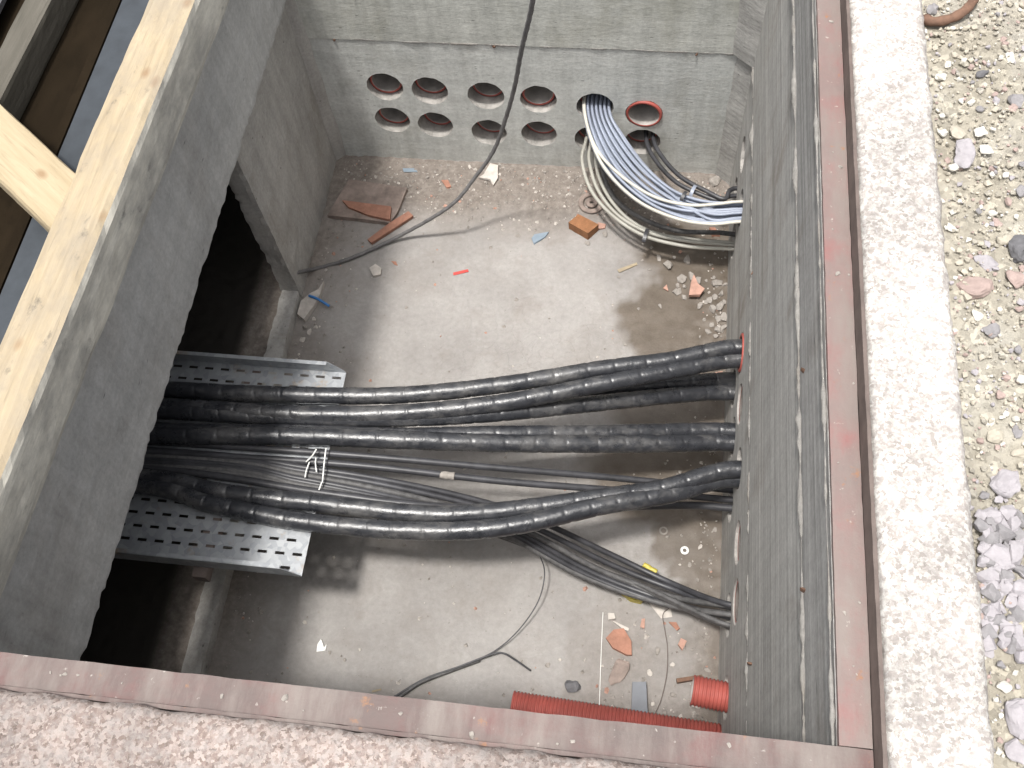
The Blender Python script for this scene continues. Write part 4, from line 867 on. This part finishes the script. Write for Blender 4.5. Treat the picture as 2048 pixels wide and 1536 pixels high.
# ------------------------------------------------------------------ stones on the dirt beside the kerb
BIG = [(1925, 312, 66, 42, 'st_violet', 'large pale oval stone beside the kerb in the upper half'), (1911, 270, 32, 28, 'st_tan', 'tan wedge stone just above the large pale oval stone'), (1958, 268, 28, 20, 'st_white', 'white stone pair right of the tan wedge'),
       (1967, 302, 24, 24, 'st_white', 'pale angular stone right of the large oval stone'), (1962, 150, 24, 16, 'st_dark', 'dark grey stone alone on upper tan dirt'), (1896, 131, 17, 11, 'st_white', 'white oval pebble near the upper kerb edge'),
       (1878, 157, 24, 20, 'st_white', 'white wedge stone touching the upper kerb edge'), (2030, 202, 34, 24, 'st_grey', 'greenish grey stone at the upper right border'), (2021, 117, 18, 22, 'st_white', 'pale upright stone at the upper right'),
       (1862, 24, 26, 24, 'st_grey', 'grey stone inside the bend of the rusty bar'), (2024, 218, 22, 14, 'st_red', 'reddish stone below the greenish grey stone'), (1884, 268, 22, 20, 'st_white', 'white stone against the kerb above the oval stone'),
       (1904, 338, 18, 16, 'st_white', 'white stone against the kerb below the oval stone'), (2034, 504, 50, 44, 'st_dark', 'big dark stone at the right border in the middle'), (1950, 582, 62, 60, 'st_red', 'big reddish flat-topped stone near the kerb'),
       (1970, 530, 34, 40, 'st_violet', 'grey stone with white end above the big reddish stone'), (2004, 485, 30, 32, 'st_tan', 'tan block stone beside the big dark stone'), (1983, 664, 38, 24, 'st_grey', 'grey flat stone below the white crumbs'),
       (1993, 446, 27, 14, 'st_red', 'pale oblong brick-like stone'), (1900, 458, 22, 20, 'st_white', 'white wedge stone touching the kerb midway'), (2030, 562, 40, 36, 'st_red', 'pinkish slab stone at the right border'),
       (1955, 635, 24, 30, 'st_white', 'white crumbly lump below the big reddish stone'), (1990, 876, 28, 26, 'st_tan', 'yellow pebble with pale tail'), (2012, 966, 52, 58, 'st_violet', 'large smooth violet-grey three-cornered stone'),
       (2038, 905, 22, 34, 'st_tan', 'tan stone at the right border near the yellow pebble'), (2032, 864, 28, 18, 'st_grey', 'grey slab stone right of the yellow pebble'), (1980, 846, 22, 12, 'st_white', 'white crumbs stone just above the yellow pebble'),
       (2036, 1440, 66, 66, 'st_violet', 'largest pale grey stone in the lower right corner'), (2008, 1374, 20, 26, 'st_white', 'white sharp stone left of the largest corner stone'), (2036, 1510, 46, 36, 'st_violet', 'grey stone at the very bottom right corner')]
for i, (u, v, a, b_, mt, lab) in enumerate(BIG): rock('stone', u, v, a * 1.08, b_ * 1.1, M[mt], lab, 'stone', z=GZ - .002, tall=.5, sub=2)
HEAP = [(1960, 1055, 28, 24), (2014, 1031, 30, 26), (1975, 1070, 24, 24), (2009, 1068, 32, 34), (1991, 1112, 46, 34), (2030, 1114, 28, 34), (1967, 992, 16, 14), (1996, 1000, 14, 14), (1993, 1039, 22, 28), (2007, 1155, 24, 24), (1975, 1156, 30, 24), (2034, 1178, 32, 30), (1981, 1191, 28, 28),
        (2018, 1207, 24, 20), (1989, 1220, 22, 22), (2030, 1230, 30, 22), (2007, 1251, 24, 22), (2034, 1267, 22, 22), (2040, 1040, 22, 28), (2044, 1090, 18, 26), (1968, 1095, 20, 24), (2018, 1300, 20, 16), (1985, 1262, 18, 18), (2042, 1320, 22, 22), (2002, 1330, 14, 12), (1978, 1028, 20, 20), (2010, 1130, 22, 20), (1966, 1120, 18, 22), (2044, 1145, 18, 22), (1976, 1235, 18, 18)]
for _ in range(60):
    HEAP.append((random.uniform(1950, 2046) if random.random() < .8 else random.uniform(1975, 2046), random.uniform(1015, 1300), random.uniform(16, 30), random.uniform(16, 26)))
for i, (u, v, a, b_) in enumerate(HEAP): rock('gravel_stone', u + max(0, 1942 + (v - 1000) * .07 + a / 2 - u), v, a * 1.2, b_ * 1.2, M['st_violet'] if i % 3 else M['st_grey'], 'grey crushed stone in the loose heap beside the lower kerb', 'stone', 'crushed stones heaped by the kerb', z=GZ + .002, sub=0, tall=.7)
PEB = [(1954, 775, 16), (2001, 793, 20), (1957, 424, 15), (1962, 488, 18), (1986, 428, 22), (2005, 81, 18), (1991, 335, 11), (2017, 333, 16), (2012, 352, 18), (1938, 560, 12), (2040, 384, 28), (1960, 460, 10), (1905, 500, 16), (1940, 515, 14), (2036, 560, 16), (1995, 700, 14), (1975, 735, 12), (2038, 620, 18), (2035, 700, 22), (1950, 870, 8), (1962, 905, 8), (2008, 745, 10),
       (1945, 165, 9), (1930, 190, 10), (1975, 205, 10), (1990, 190, 14), (1960, 220, 16), (2000, 235, 10), (1985, 260, 12), (2030, 300, 12), (1900, 90, 10), (1880, 60, 9), (2040, 20, 10), (2035, 45, 10), (1995, 30, 12), (1920, 225, 10), (2040, 760, 20), (1948, 960, 12), (1960, 1300, 12), (1985, 1345, 10), (1990, 1400, 12), (2000, 1480, 14), (1985, 1500, 12), (1965, 680, 10), (1930, 640, 10), (2015, 405, 20), (2043, 330, 16)]
for i, (u, v, a) in enumerate(PEB):
    k = ['st_white', 'st_tan', 'st_grey', 'st_red'][(i * 7) % 4]; lab = {'st_white': 'small white pebble on the tan dirt', 'st_tan': 'small tan pebble on the tan dirt', 'st_grey': 'small grey pebble on the tan dirt', 'st_red': 'small reddish pebble on the tan dirt'}[k]
    rock('pebble', u, v, a, a * random.uniform(.6, .95), M[k], lab, 'pebble', k[3:].replace('st_', '') + ' pebbles on the dirt', z=GZ + .001, sub=1)
mb = MB()
for _ in range(7000):
    x = .195 + abs(random.gauss(0, .22)); y = random.uniform(-.45, 2.3)
    if x > 1.1: continue
    s = random.choice([.003, .003, .004, .004, .005, .006, .006, .008, .010, .013]) * random.uniform(.7, 1.2); zz = GZ + .012 * noise.fractal(Vector((x * 7, y * 7, 1)), 1, 2, 4)
    V, F = rock_data((x, y, zz + s * .1), (s, s * random.uniform(.7, 1.2), s * .7)); mb.add(V, F, random.choice([0, 1, 1, 1, 2, 3, 4, 4, 4]))
tag(mb.build('gravel', [M['st_white'], M['st_tan'], M['st_violet'], M['st_red'], M['dirt']]), 'fine mixed gravel strewn over the sandy dirt', 'gravel', kind='stuff')

for o in bpy.data.objects:
    if '_o' in o: del o['_o']
